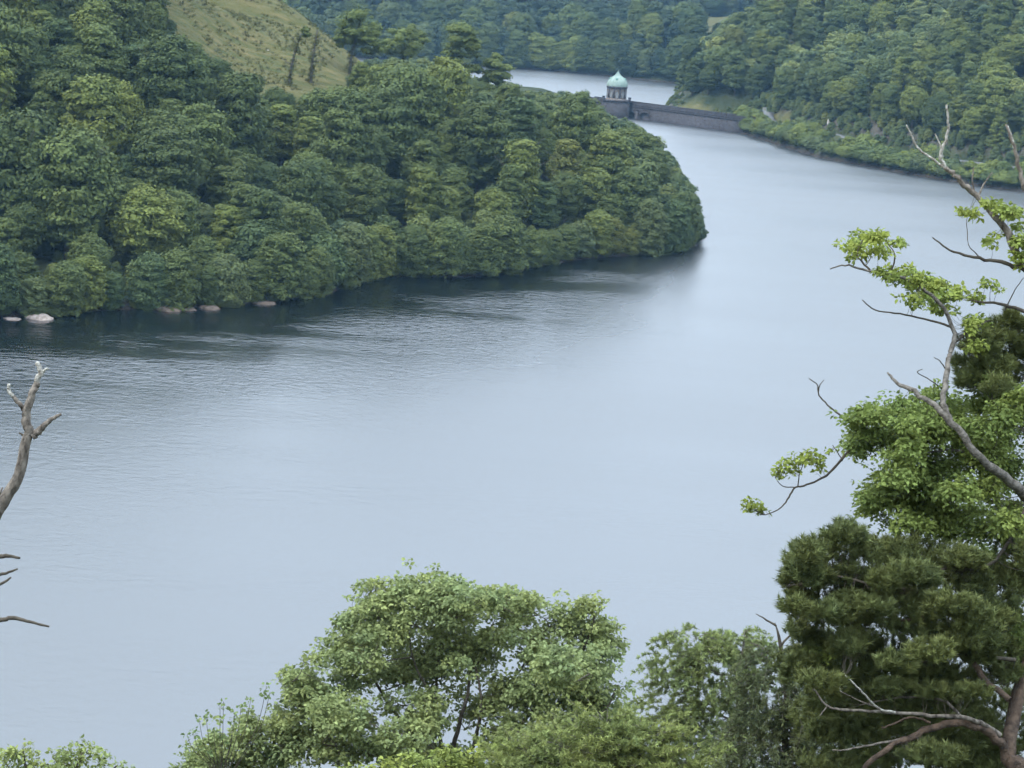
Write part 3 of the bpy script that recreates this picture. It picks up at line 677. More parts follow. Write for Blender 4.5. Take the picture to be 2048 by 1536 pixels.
for t in shown:
    cm, tm, sh, R, tot = VAR[t['v']]
    root = thing('broadleaf_tree' if sh != 'cone' else 'conifer_tree', t['label'], 'tree', (t['x'], t['y'], t['z'] - .1), GROUPS[t['zone']])
    root.rotation_euler = (rng.normal(0, .03), rng.normal(0, .03), t['rot'])
    if t.get('lean') is not None:
        ax_ = Vector((-t['lean'][1], t['lean'][0], 0)); root.rotation_euler = (Matrix.Rotation(rng.uniform(.06, .22), 3, ax_) @ Matrix.Rotation(t['rot'], 3, 'Z')).to_euler()
    root.rotation_euler = root.rotation_euler; root.location.z -= .5 if t.get('lean') is not None else 0; root.scale = (t['s'] * rng.uniform(.92, 1.1), t['s'] * rng.uniform(.92, 1.1), t['s'] * rng.uniform(.9, 1.12))
    c = np.array(TONES[t['tone']][1]) * rng.uniform(.88, 1.12)
    for nm, dat in (('crown', cm), ('trunk', tm)):
        o = obj(nm, dat, root, (0, 0, 0)); o.color = (*c, 1)
# the rest of each wood: one mass
def wood(name, label, pts, coll_meshes):
    coll = bpy.data.collections.new(name + '_kinds')
    for k, (cm, tm, sh, R, tot) in enumerate(coll_meshes):
        o = bpy.data.objects.new(f'{name}_{k:02d}', cm); coll.objects.link(o)
    me = bpy.data.meshes.new(name); me.from_pydata([(t['x'], t['y'], t['z'] - .1) for t in pts], [], [])
    for an, ty, vals in (('kind_index', 'INT', [t['v'] for t in pts]), ('turn', 'FLOAT', [t['rot'] for t in pts]), ('size', 'FLOAT', [t['s'] for t in pts])):
        a = me.attributes.new(an, ty, 'POINT'); a.data.foreach_set('value', vals)
    o = obj(name, me); ng = bpy.data.node_groups.new(name, 'GeometryNodeTree')
    ng.interface.new_socket('Geometry', in_out='INPUT', socket_type='NodeSocketGeometry'); ng.interface.new_socket('Geometry', in_out='OUTPUT', socket_type='NodeSocketGeometry')
    N, Ln = ng.nodes.new, ng.links.new
    gi, go = N('NodeGroupInput'), N('NodeGroupOutput'); ip = N('GeometryNodeInstanceOnPoints'); ci = N('GeometryNodeCollectionInfo')
    ci.inputs['Collection'].default_value = coll; ci.inputs['Separate Children'].default_value = True; ci.inputs['Reset Children'].default_value = True
    def na(n_, ty):
        q = N('GeometryNodeInputNamedAttribute'); q.data_type = ty; q.inputs['Name'].default_value = n_; return q.outputs[0]
    cx_ = N('ShaderNodeCombineXYZ'); Ln(na('turn', 'FLOAT'), cx_.inputs['Z'])
    ip.inputs['Pick Instance'].default_value = True
    Ln(gi.outputs[0], ip.inputs['Points']); Ln(ci.outputs[0], ip.inputs['Instance']); Ln(na('kind_index', 'INT'), ip.inputs['Instance Index'])
    Ln(cx_.outputs[0], ip.inputs['Rotation']); Ln(na('size', 'FLOAT'), ip.inputs['Scale']); Ln(ip.outputs[0], go.inputs[0])
    md = o.modifiers.new('wood', 'NODES'); md.node_group = ng
    tag(o, label, 'wood', None, 'stuff'); return o
rest = [t for t in trees if not t.get('ind')]
def scrub(x0, x1, y0, y1, sp_, zone, lo, hi, test):
    P = hexpts(x0, x1, y0, y1, sp_); d_ = shore(P); k_ = test(P, d_) & openland(P); P = P[k_]; z_ = height(P); k_ = in_view(np.column_stack([P, z_ + 2]), 100, 60)
    for p, zz in zip(P[k_], z_[k_]): rest.append(dict(x=p[0], y=p[1], z=zz - .3, zone=zone, v=int(rng.choice([6, 7, 8])), s=rng.uniform(lo, hi), rot=rng.uniform(0, 6.28)))
scrub(-200, 60, 400, 760, 6.0, 'bank', .2, .42, lambda P, d: (d > 1) & (project(np.column_stack([P, height(P) + 4]))[:, 1] > np.interp(project(np.column_stack([P, height(P) + 4]))[:, 0], SIL[:, 0], SIL[:, 1]) + 4))
scrub(-200, 60, 400, 760, 3.2, 'bank', .14, .27, lambda P, d: (d > -.4) & (d < 3.2) & (rng.uniform(size=len(d)) < .75))
scrub(85, 330, 700, 1110, 3.4, 'hill', .2, .46, lambda P, d: (d > 16.4) & (d < 30) & (rng.uniform(size=len(d)) < .88))
scrub(85, 420, 780, 1400, 8.5, 'hill', .45, .75, lambda P, d: (d > 30))
scrub(60, 330, 700, 1330, 3.6, 'hill', .10, .22, lambda P, d: (d > .3) & (d < 10) & (seg_dist(P, DA, DB) > 6) & ((P[:, 0] > 95) | (P[:, 1] > 1110)) & (np.hypot(P[:, 0] - TX, P[:, 1] - TY) > 12))
wood('promontory_woodland', 'broadleaf woodland filling in behind the trees of the promontory', [t for t in rest if t['zone'] == 'bank'], VARB)
wood('hillside_woodland', 'dense green woodland covering the hillside across the water', [t for t in rest if t['zone'] == 'hill'], VARH)
wood('far_woodland', 'hazy blue-green woodland rising behind the far shore', [t for t in rest if t['zone'] == 'far'], VARF)

# shrubs along the right-hand shore
k = 0
for s0 in np.arange(0, seg[-1] - 60, 5.2):
    for off, dens in ((2.0, .97), (7.0, .62)):
        if rng.uniform() > dens: continue
        ss = s0 + rng.uniform(-1.6, 1.6); p = np.array([np.interp(ss, seg, rb[:, 0]), np.interp(ss, seg, rb[:, 1])])
        q = np.array([np.interp(ss + 1, seg, rb[:, 0]), np.interp(ss + 1, seg, rb[:, 1])]); t_ = unit(q - p); p = p + np.array([-t_[1], t_[0]]) * sgn * off
        if ss < 9 or not in_view(np.array([[p[0], p[1], 3]]), 60)[0]: continue
        if off > 5 and 30 < ss < 75 and rng.uniform() < .7: continue
        rows.setdefault('shrubs', []).append((p, off)); 
sh_l = rows['shrubs']; sh_l.sort(key=lambda a: project([(a[0][0], a[0][1], 2)])[0, 0])
cnt = {2.0: 0, 7.0: 0}
for p, off in sh_l:
    cm, tm, R, H = SHRUB[int(rng.integers(4))]; tone = int(rng.choice([1, 2, 2, 4, 0], p=[.3, .3, .15, .15, .1]))
    where = 'at the waterline of the far right-hand bank' if off < 5 else 'beside the lane on the far right-hand bank'
    root = thing('shore_shrub', f'{TONES[tone][0]} rounded bush, {ORD[cnt[off]]} from the viaduct {where}', 'bush', (p[0], p[1], float(height([p])[0]) - .1), 'bushes along the right-hand shore')
    cnt[off] += 1; root.rotation_euler = (0, 0, rng.uniform(0, 6.28)); s_ = rng.uniform(.75, 1.6) * (1.0 if off < 5 else .9); root.scale = (s_, s_, s_ * rng.uniform(.85, 1.2))
    c = np.array(TONES[tone][1]) * rng.uniform(1.05, 1.3)
    for nm, dat in (('crown', cm), ('stem', tm)):
        o = obj(nm, dat, root, (0, 0, 0)); o.color = (*c, 1)

# ------------------------------------------------------------------ trees close to the viewer
M_OAK = leaf_material('oak_leaves', (.175, .22, .06), .35, .35, 1.3, rough=.7)
M_CENTRE = leaf_material('crown_leaves', (.215, .25, .10), .35, .35, .9, rough=.7)
M_PINE = leaf_material('pine_needles', (.108, .124, .042), .35, .10, 1.5, rough=.6)
M_LARCH = leaf_material('larch_needles', (.17, .21, .085), .30, .30, 1.1, rough=.7)
def add_leaves(mb, P, Nm, D, size, tint):
    n = len(P); D = unit(D - Nm * np.sum(D * Nm, 1, keepdims=True)); S = np.cross(Nm, D); s = np.asarray(size).reshape(-1, 1)
    B = P; L1 = P + D * s * .35 + S * s * .30 + Nm * s * .10; L2 = P + D * s * .75 + S * s * .24 + Nm * s * .06
    R1 = P + D * s * .35 - S * s * .30 + Nm * s * .10; R2 = P + D * s * .75 - S * s * .24 + Nm * s * .06; Tp = P + D * s * 1.05 - Nm * s * .10
    Md = P + D * s * .55
    V = np.stack([B, L1, L2, Tp, R2, R1, Md], 1).reshape(-1, 3); k = np.arange(n)[:, None] * 7
    T = np.concatenate([k + t for t in ([0, 6, 1], [1, 6, 2], [2, 6, 3], [3, 6, 4], [4, 6, 5], [5, 6, 0])])
    mb.add(V, T, np.repeat(tint, 7))
def clump_leaves(mb, C, r, per, size, g, flat=.6, up=.8, lt=None):
    C = np.asarray(C, float); n = len(C); r = np.broadcast_to(np.asarray(r, float), (n,))
    c = np.repeat(C, per, 0); rr = np.repeat(r, per)[:, None]
    o = unit(g.standard_normal((n * per, 3))) * g.uniform(.25, 1, (n * per, 1)) ** .5 * np.array([1, 1, flat])
    Nm = unit(o * .6 + np.array([0, 0, up]) + g.standard_normal((n * per, 3)) * .5)
    D = o + g.standard_normal((n * per, 3)) * .4
    t = np.repeat(g.uniform(.78, 1.2, n) if lt is None else lt, per) * g.uniform(.8, 1.25, n * per)
    add_leaves(mb, c + o * rr, Nm, D, size * g.uniform(.65, 1.2, n * per), t)
def tufts(mb, C, A, ln, nn, wid, g, spread=.9):
    C = np.asarray(C, float); n = len(C); A = unit(A); ln = np.broadcast_to(np.asarray(ln, float), (n,))
    c = np.repeat(C, nn, 0); a = np.repeat(A, nn, 0); l = np.repeat(ln, nn)[:, None]
    rad = unit(np.cross(a, g.standard_normal((n * nn, 3))))
    b = c + a * l * g.uniform(0, .7, (n * nn, 1)); d = unit(a * g.uniform(.35, 1.0, (n * nn, 1)) + rad * spread)
    w = unit(np.cross(d, g.standard_normal((n * nn, 3)))) * wid; e = b + d * l * g.uniform(.45, .7, (n * nn, 1))
    V = np.stack([b - w, b + w, e], 1).reshape(-1, 3); k = np.arange(n * nn)[:, None] * 3
    mb.add(V, k + [0, 1, 2], np.repeat(np.repeat(g.uniform(.7, 1.3, n), nn) * g.uniform(.8, 1.2, n * nn), 3))
def fill(ells, d, per_area, g, depth=.75, inner=.45):
    """clump centres through the outer part of ellipsoids given by picture position, radii and distance"""
    out, nrm = [], []
    for e in ells:
        px, py, rx, ry = e[:4]; dd = d + (e[4] if len(e) > 4 else 0); c = at(px, py, dd); m_ = dd / F
        n = max(2, int(per_area * rx * ry / 1000 * (e[5] if len(e) > 5 else 1)))
        v = unit(g.standard_normal((n, 3))); q = g.uniform(inner, 1, (n, 1)) ** .6
        o = v * q * np.array([rx * m_, (rx + ry) * .5 * m_ * depth, ry * m_])
        o = o[:, [0]] * CX + o[:, [1]] * np.array([0, 1.0, 0]) + o[:, [2]] * CY
        out.append(c + o); nrm.append(v)
    return np.concatenate(out), np.concatenate(nrm)
def tiers(ells, n, fx, fy, g):
    out = []
    for e in ells:
        for k in range(n):
            a, q = g.uniform(0, 6.28), g.uniform(.15, 1) ** .5
            out.append((e[0] + math.cos(a) * q * e[2] * (1 - fx * .8), e[1] + math.sin(a) * q * e[3] * (1 - fy * .8), e[2] * fx * g.uniform(.7, 1.25), e[3] * fy * g.uniform(.7, 1.25), (e[4] if len(e) > 4 else 0) + g.normal(0, .012 * e[2]), (e[5] if len(e) > 5 else 1)))
    return out
class Limbs:
    def __init__(s, thin=1.0, jit=.3): s.pts, s.rad, s.thin, s.jit = [], [], thin, jit
    def path(s, mb, px, d, r, n=5, ns=7, wob=.06, jit=0.0):
        P = []
        for k, p in enumerate(px):
            dd = d + (p[2] if len(p) > 2 else 0); P.append(at(p[0], p[1], dd))
        P = np.array(P); R_ = np.asarray(r, float) * d / F * s.thin
        if len(R_) == 2: R_ = np.linspace(R_[0], R_[1], len(P))
        P, R_ = smooth_path(P, R_, n)
        P[1:-1] += rng.normal(0, 1, P[1:-1].shape) * R_[1:-1, None] * s.jit
        tube(mb, P, R_, ns, 1.0, wob); s.pts.append(P); s.rad.append(R_); return P
    def world(s, mb, P, r, n=5, ns=8):
        P, R_ = smooth_path(P, r, n); tube(mb, P, R_, ns, 1.0, .05); s.pts.append(P); s.rad.append(R_)
    def branchlets(s, mb, C, n, r0, g, maxl=3):                  # second-order boughs that carry the twigs
        A0 = np.concatenate(s.pts); new = []
        for c in C[g.choice(len(C), min(n, len(C)), replace=False)]:
            A = np.concatenate([A0] + new); A = A[A[:, 2] < c[2] - .1] if (A[:, 2] < c[2] - .1).any() else A
            a = A[np.argmin(np.linalg.norm(A - c, axis=1))]; l = np.linalg.norm(c - a)
            if l < .15 or l > maxl: continue
            t = np.array([0, .3, .65, 1])[:, None]; P = a + (c - a) * t; P[1:3] += g.normal(0, .13, (2, 3)) * l + np.array([0, 0, -.10 * l]); 
            P, R_ = smooth_path(P, [r0 * (.5 + l * .5), r0 * .75, r0 * .5, r0 * .25], 4); tube(mb, P, R_, 5); new.append(P)
        s.pts += new
    def twigs(s, mb, C, r0, g, maxd=9, every=1, sag=.12):
        A = np.concatenate(s.pts)
        for c in C[::every]:
            cand_ = A[A[:, 2] < c[2] + .25] if (A[:, 2] < c[2] + .25).any() else A
            i = np.argmin(np.linalg.norm(cand_ - c, axis=1)); a = cand_[i]; l = np.linalg.norm(c - a)
            if l > maxd or l < .05: continue
            mid = (a + c) / 2 + g.normal(0, .1, 3) * l + np.array([0, 0, -sag * l])
            P, R_ = smooth_path([a, mid, c], [r0 * (.6 + l * .35), r0 * .7, r0 * .3], 3); tube(mb, P, R_, 4)
def ground(p): return float(height([p[:2]])[0])
def near_tree(name, label, px, py, d):
    b = at(px, py, d); root = thing(name, label, 'tree', (float(b[0]), float(b[1]), ground(b) - .1)); return root, np.array([b[0], b[1], ground(b) - .3])
g = np.random.default_rng(21)

# --- broad crown in the middle of the foreground
d = 55.0
root, base = near_tree('broadleaf_tree', 'leafy open-crowned tree with dark forked limbs, middle of the foreground', 895, 1640, d)
ELL = [(830, 1215, 120, 62), (930, 1200, 85, 45), (760, 1190, 55, 40), (1000, 1215, 60, 45, 1), (735, 1270, 85, 60), (690, 1330, 80, 60), (800, 1320, 95, 55, 1),
       (620, 1400, 80, 55), (710, 1420, 100, 60, -1), (560, 1470, 70, 50), (660, 1490, 110, 50, -1), (450, 1510, 60, 30), (520, 1520, 70, 30),
       (960, 1290, 70, 40, 1), (1050, 1260, 55, 40), (1095, 1310, 55, 45), (1160, 1240, 60, 45), (1215, 1280, 50, 50), (1150, 1330, 90, 60, -1),
       (1200, 1400, 85, 60), (1080, 1400, 80, 55, -1), (1010, 1370, 40, 45), (1120, 1480, 120, 60, -1), (850, 1420, 60, 55, -1), (800, 1500, 110, 50, -1),
       (1010, 1480, 60, 50), (1230, 1490, 60, 60), (900, 1520, 70, 30, -1), (1060, 1210, 35, 25), (430, 1500, 60, 32), (500, 1460, 45, 30), (400, 1530, 60, 25), (590, 1360, 40, 30), (880, 1170, 60, 25), (1180, 1205, 30, 18), (930, 1330, 70, 45, .5, .5), (880, 1360, 50, 60, .5, .45), (1000, 1420, 50, 50, .3, .5), (930, 1420, 45, 40, .8, .35), (900, 1270, 60, 40, .8, .7)]
C, Vn = fill(tiers(ELL, 5, .55, .46, g) + [e[:4] + (e[4] if len(e) > 4 else 0, .25) for e in ELL], d, 26, g, .9)
mbt, lb = MB(), Limbs(.62)
top = at(890, 1570, d); lb.world(mbt, [base, (base + top) / 2 + np.array([.15, 0, 0]), top], [.24, .2, .16]); mbt.obj('trunk', M_TWIG, root)
for px_, r_ in [([(890, 1570), (880, 1480), (872, 1400, .5), (878, 1310, .5), (885, 1230, 1)], (8, 2)), ([(890, 1570), (915, 1460), (935, 1390), (945, 1330, .6), (985, 1250, 1)], (9, 2.5)),
                ([(905, 1540), (945, 1490), (962, 1420, -.4), (955, 1350, 0), (930, 1270, 1)], (8, 2.2)), ([(880, 1560), (800, 1440, .8), (745, 1350, 1), (730, 1260, 1)], (9, 2)),
                ([(885, 1570), (740, 1490), (640, 1430), (570, 1400)], (9, 2)), ([(900, 1560), (1020, 1470), (1100, 1380, .3), (1170, 1290), (1190, 1230)], (9, 2)),
                ([(960, 1430), (1040, 1340, .5), (1080, 1270, .8)], (5, 2)), ([(900, 1570), (1080, 1500, -1), (1200, 1430, -.5), (1235, 1370)], (8, 2)), ([(872, 1400), (830, 1330), (815, 1240)], (5, 2))]:
    mb = MB(); lb.path(mb, px_, d, r_); mb.obj('limb', M_TWIG, root)
mb = MB(); lb.branchlets(mb, C, 150, .016, g); C = np.concatenate([C, C[::14] + Vn[::14] * g.uniform(.15, .45, (len(C[::14]), 1))]); lb.twigs(mb, C, .007, g, .8, 2); mb.obj('twigs', M_TWIG, root)['kind'] = 'stuff'
mb = MB(); clump_leaves(mb, C, g.uniform(.12, .24, len(C)), 18, .115, g, .5); mb.obj('crown', M_CENTRE, root).color = (1, 1, 1, 1)

# --- thin sprays of small round leaves beside it
d = 52.0
root, base = near_tree('sapling', 'thin sapling with sparse dark round leaves beside the open-crowned tree', 440, 1700, d)
mbt, lb = MB(), Limbs(); top = at(440, 1580, d); lb.world(mbt, [base, (base + top) / 2, top], [.06, .05, .035]); mbt.obj('trunk', M_TWIG, root)
tips = [(398, 1436), (412, 1428), (440, 1412), (447, 1403), (465, 1450), (483, 1408), (501, 1402), (374, 1470), (402, 1492), (428, 1462), (450, 1475), (533, 1372), (540, 1386), (470, 1425), (386, 1465), (415, 1500), (440, 1440)]
mb = MB(); pts = []
for x, y in tips:
    lb.path(mb, [(440, 1580), (440 + (x - 440) * .35, 1530, .2), (440 + (x - 440) * .8, (y + 1530) / 2), (x, y)], d, (1.1, .5), 4, 4); pts.append(at(x, y, d))
mb.obj('stems', M_TWIG, root); mb = MB(); pts = np.array(pts); pts = np.concatenate([pts, pts + g.normal(0, .1, pts.shape) + [0, 0, -.15]]); clump_leaves(mb, pts, .07, 6, .10, g, .8, .4); mb.obj('crown', M_CENTRE, root).color = (.7, .8, .8, 1)

# --- tree top in the bottom left corner
d = 50.0
root, base = near_tree('broadleaf_tree', 'leafy tree top rising into the bottom left corner', 110, 1760, d)
ELL = [(45, 1495, 30, 18), (30, 1525, 50, 30), (160, 1500, 34, 20), (120, 1525, 60, 24), (185, 1525, 40, 22), (232, 1530, 16, 6), (90, 1560, 130, 30), (265, 1545, 25, 10)]
C, Vn = fill(ELL, d, 17, g, .9); mbt, lb = MB(), Limbs(); top = at(110, 1620, d); lb.world(mbt, [base, (base + top) / 2, top], [.2, .17, .12]); mbt.obj('trunk', M_TWIG, root)
for px_ in ([(110, 1620), (60, 1560), (45, 1500)], [(110, 1620), (140, 1560), (165, 1505)], [(115, 1620), (200, 1560), (235, 1530)]):
    mb = MB(); lb.path(mb, px_, d, (6, 1.5)); mb.obj('limb', M_TWIG, root)
mb = MB(); lb.branchlets(mb, C, 40, .013, g); lb.twigs(mb, C, .006, g, .8); mb.obj('twigs', M_TWIG, root)['kind'] = 'stuff'
mb = MB(); clump_leaves(mb, C, g.uniform(.12, .24, len(C)), 13, .115, g); mb.obj('crown', M_CENTRE, root).color = (1.1, 1.1, 1.0, 1)

# --- light green bush tops along the bottom edge
d = 44.0
root, base = near_tree('broadleaf_tree', 'yellow-green tree top at the bottom edge below the forked limbs', 880, 1800, d)
ELL = [(800, 1530, 55, 22), (870, 1520, 55, 26), (740, 1545, 50, 20), (930, 1540, 50, 26), (985, 1515, 48, 34), (1000, 1560, 80, 30), (860, 1570, 160, 30)]
C, Vn = fill(ELL, d, 19, g, .9); mbt, lb = MB(), Limbs(); top = at(880, 1640, d); lb.world(mbt, [base, (base + top) / 2, top], [.18, .14, .1]); mbt.obj('trunk', M_TWIG, root)
mb = MB(); lb.branchlets(mb, C, 40, .013, g); lb.twigs(mb, C, .006, g, .8); mb.obj('twigs', M_TWIG, root)['kind'] = 'stuff'
mb = MB(); clump_leaves(mb, C, g.uniform(.1, .2, len(C)), 15, .10, g); mb.obj('crown', M_OAK, root).color = (1.25, 1.15, 1.1, 1)

# --- larches: drooping feathery sprays
def larch(label, px, d, ells, dens, color, trunk_px, r_trunk, limbs, ln=.13, droop=.55, bark=M_GREYBARK):
    root, base = near_tree('larch_tree', label, px, 1800, d)
    mbt, lb = MB(), Limbs(); P = [base] + [at(x, y, d) for x, y in trunk_px]; lb.world(mbt, P, np.concatenate([np.linspace(r_trunk * 1.8, r_trunk * .7, len(P) - 1), [r_trunk * .12]])); mbt.obj('trunk', bark, root)
    for l_ in limbs:
        mb = MB(); lb.path(mb, l_, d, (2.6, .8), 5, 6); mb.obj('limb', bark, root)
    C, Vn = fill(ells, d, dens, g, .9, .3); mb = MB(); mt = MB(); cc, aa = [], []
    for c, v in zip(C, Vn):
        l = g.uniform(.25, .6) * (1.35 if droop < .4 else 1); out = unit(np.array([v[0], v[1] * .6, 0]) + g.normal(0, .3, 3) * [1, 1, 0])
        t = np.linspace(0, 1, 7)[:, None]; P = c + out * l * t + np.array([0, 0, 1.0]) * (l * .25 * t - l * droop * t ** 2)
        tube(mt, P, np.linspace(.006, .002, 7), 3); Tn = unit(np.gradient(P, axis=0))
        k = g.uniform(0, 1, (9, 1)); i = (k[:, 0] * 5.99).astype(int); cc.append(P[i] + (P[i + 1] - P[i]) * g.uniform(0, 1, (9, 1))); aa.append(Tn[i] + g.normal(0, .5, (9, 3)) + np.array([0, 0, .15]))
    lb.twigs(mt, C, .006, g, every=3); mt.obj('twigs', M_GREYBARK, root)['kind'] = 'stuff'
    tufts(mb, np.concatenate(cc), np.concatenate(aa), ln, 11, .013, g, 1.0); o = mb.obj('crown', M_LARCH, root); o.color = color
larch('pale larch with drooping sprays between the open-crowned tree and the pine', 1470, 46.0,
      [(1390, 1285, 60, 30), (1470, 1290, 70, 32), (1350, 1340, 45, 55), (1430, 1350, 80, 60), (1345, 1430, 45, 60), (1430, 1450, 90, 60), (1400, 1520, 110, 40), (1510, 1340, 40, 40, 0, .6)], 27, (1.2, 1.15, 1.1, 1),
      [(1482, 1650), (1480, 1480), (1478, 1390), (1484, 1320), (1490, 1260)], .05, [[(1480, 1450), (1420, 1420), (1380, 1400)], [(1480, 1400), (1440, 1350), (1370, 1320)], [(1484, 1340), (1450, 1290), (1405, 1270)]])
larch('dusky larch with brownish hanging twigs in front of the pine', 1570, 42.0,
      [(1540, 1330, 50, 50), (1560, 1400, 70, 60), (1620, 1440, 70, 60), (1530, 1480, 80, 60), (1640, 1510, 90, 40), (1590, 1300, 30, 20, 0, .5)], 26, (.66, .62, .72, 1),
      [(1575, 1700), (1570, 1500), (1572, 1380), (1560, 1285), (1550, 1245)], .05, [[(1570, 1420), (1620, 1380), (1660, 1390)], [(1572, 1350), (1530, 1300), (1500, 1285)], [(1563, 1290), (1590, 1262), (1600, 1275)], [(1553, 1252), (1530, 1238), (1512, 1228)]], droop=.9, bark=M_TWIG)
larch('bright young larch with feathery sprays at the bottom edge', 1200, 38.0,
      [(1070, 1515, 40, 22), (1110, 1485, 16, 22), (1150, 1505, 50, 25), (1215, 1480, 45, 28), (1290, 1490, 45, 25), (1310, 1460, 14, 18), (1130, 1540, 100, 25), (1240, 1530, 100, 30), (1350, 1530, 60, 20), (1200, 1570, 180, 30), (1212, 1445, 14, 26), (1040, 1530, 30, 14), (1170, 1475, 12, 16)], 34, (1.3, 1.2, 1.0, 1),
      [(1210, 1700), (1210, 1560), (1215, 1420)], .035, [[(1210, 1560), (1140, 1500), (1085, 1480)], [(1210, 1540), (1260, 1490), (1310, 1460)]], droop=-.15)

# --- Scots pine at the right
d = 31.0
root, base = near_tree('pine_tree', 'tall pine with dark needle tufts and reddish trunk at the right edge', 2025, 1800, d)
ELL = [(1640, 1130, 70, 55), (1595, 1170, 38, 60), (1690, 1090, 50, 42), (1740, 1150, 80, 70), (1620, 1220, 60, 42), (1700, 1225, 70, 50), (1820, 1130, 80, 70, .6), (1900, 1160, 90, 70, .4),
       (1800, 1230, 100, 60, -.4), (1900, 1260, 90, 70, -.2), (1720, 1310, 80, 45, .3), (1820, 1330, 100, 50, .4), (1980, 1200, 70, 80, .8), (1990, 1320, 60, 60, .8), (1910, 1380, 70, 40, .8), (1600, 1265, 30, 18, 0, .6),
       (1760, 1400, 80, 30, 1.0), (2030, 1130, 40, 80, 1.2), (1850, 1500, 130, 40, 1.5), (1960, 690, 45, 40, 2.5), (2010, 660, 45, 35, 2.5), (1935, 740, 32, 45, 2.5), (1990, 750, 60, 50, 2.5), (2045, 720, 40, 60, 2.5), (1640, 1300, 60, 40, .8), (1600, 1340, 60, 40, 1.5), (1690, 1370, 90, 45, 1.0), (1660, 1440, 90, 50, 3), (1780, 1470, 120, 60, 3), (1900, 1430, 120, 60, 3), (2010, 1450, 70, 80, 3), (1950, 1520, 120, 40, 2.6), (1700, 1530, 120, 30, 3), (1850, 1370, 120, 40, 2.5), (1980, 1290, 80, 60, 2.5)]
mbt, lb = MB(), Limbs(.58); P = [base, at(2030, 1640, d), at(2015, 1520, d), at(2030, 1420, d + .5), at(2072, 1250, d + 1.2), at(2090, 1050, d + 1.6), at(2085, 850, d + 2), at(2060, 680, d + 2.6)]
lb.world(mbt, P, [.2, .15, .115, .1, .09, .085, .075, .04]); mbt.obj('trunk', M_REDBARK, root)
for px_, r_, mt_, nm in [([(2010, 1500), (1960, 1455, -.2), (1890, 1450, -.4), (1820, 1472, -.6), (1770, 1500, -.8), (1715, 1550, -.9)], (17, 9), M_REDBARK, 'limb'),
        ([(2000, 1470), (1950, 1440, -.3), (1880, 1432, -.6), (1780, 1425, -.8), (1690, 1420, -1), (1655, 1412, -1.0), (1625, 1375, -1.0)], (10, 2.5), M_DEAD, 'dead_branch'),
        ([(1790, 1425, -.8), (1755, 1415, -.9), (1725, 1385, -1), (1705, 1365, -1), (1690, 1350, -1.0)], (4.5, 2), M_BLEACH, 'dead_branch'),
        ([(1760, 1418, -.9), (1715, 1400, -.9), (1680, 1382, -.9)], (3, 1.6), M_DEAD, 'dead_branch'), ([(1655, 1412, -1), (1645, 1425, -1), (1640, 1432, -1)], (2.5, 1.5), M_DEAD, 'dead_branch'),
        ([(1860, 1445, -.5), (1820, 1435, -.6), (1770, 1455, -.7), (1765, 1452, -.7)], (5, 2), M_REDBARK, 'dead_branch'), ([(1800, 1478, -.7), (1740, 1490, -.8), (1690, 1500, -.8), (1665, 1500, -.8)], (5, 1.8), M_DEAD, 'dead_branch'),
        ([(1930, 1440, -.3), (1880, 1400), (1800, 1395, .2), (1720, 1410, .2)], (6, 2), M_DEAD, 'dead_branch'), ([(2020, 1400), (1960, 1350, .3), (1940, 1290, .2), (1930, 1235, .2), (1870, 1230), (1800, 1240), (1760, 1200)], (12, 4), M_REDBARK, 'limb'),
        ([(1935, 1240, .2), (1860, 1190, .3), (1750, 1170), (1660, 1150), (1610, 1165)], (8, 2.5), M_TWIG, 'limb'), ([(1800, 1240), (1720, 1235), (1640, 1220)], (6, 2.5), M_TWIG, 'limb'),
        ([(2030, 1320, .4), (1930, 1310, .2), (1830, 1325, .3), (1730, 1310, .3)], (8, 2.5), M_TWIG, 'limb'), ([(2060, 1000, 1), (1990, 1120, .8), (1900, 1140, .4), (1830, 1120, .5)], (8, 3), M_TWIG, 'limb'),
        ([(2058, 830, 1.8), (2000, 760, 2.4), (1945, 730, 2.5)], (6, 2), M_REDBARK, 'limb'), ([(1990, 1290, .5), (1960, 1275), (1955, 1250)], (5, 2), M_REDBARK, 'limb')]:
    mb = MB(); lb.path(mb, px_, d, r_); o = mb.obj(nm, mt_, root)
    if mt_ is M_BLEACH: o['label'] = 'bleached forked dead branch'
C, Vn = fill(tiers(ELL, 5, .5, .36, g) + [e[:4] + ((e[4] if len(e) > 4 else 0) + .3, .4) for e in ELL], d, 105, g, .9, .2)
mb = MB(); lb.twigs(mb, C, .005, g, .45, 3); mb.obj('twigs', M_TWIG, root)['kind'] = 'stuff'
mb = MB(); A = Vn * np.array([.6, .5, .3]) + np.array([0, 0, 1.0]) + g.normal(0, .25, Vn.shape); tufts(mb, C, A, g.uniform(.10, .19, len(C)), 34, .0065, g, .7); mb.obj('crown', M_PINE, root).color = (1, 1, 1, 1)

# --- oak with bare and leafy branches at the right edge
d = 33.0
root, base = near_tree('oak_tree', 'bright green oak with bare dead tops reaching in from the right edge', 2180, 1700, d)
ELL = [(1750, 850, 60, 40), (1720, 880, 35, 35), (1810, 830, 60, 40), (1790, 900, 70, 45, -.3), (1860, 880, 80, 55, .2), (1930, 830, 60, 50, .3), (1990, 790, 50, 60, .2), (1960, 880, 70, 60), (2030, 840, 45, 80),
       (1820, 960, 80, 45), (1900, 960, 90, 50, -.2), (1770, 985, 60, 40, .2), (1740, 1010, 35, 28), (2000, 960, 60, 60, .2), (1830, 1030, 90, 45), (1930, 1040, 90, 50, .3), (2020, 1060, 45, 60, -.6), (1985, 1120, 45, 30, .4),
       (2010, 1240, 40, 50, -.5), (2035, 1300, 25, 40, -.5), (1730, 1310, 40, 18, -1.2), (1640, 1310, 30, 22, -1.0, .8), (1700, 1270, 40, 15, -1.2, .6), (1870, 800, 40, 25)]
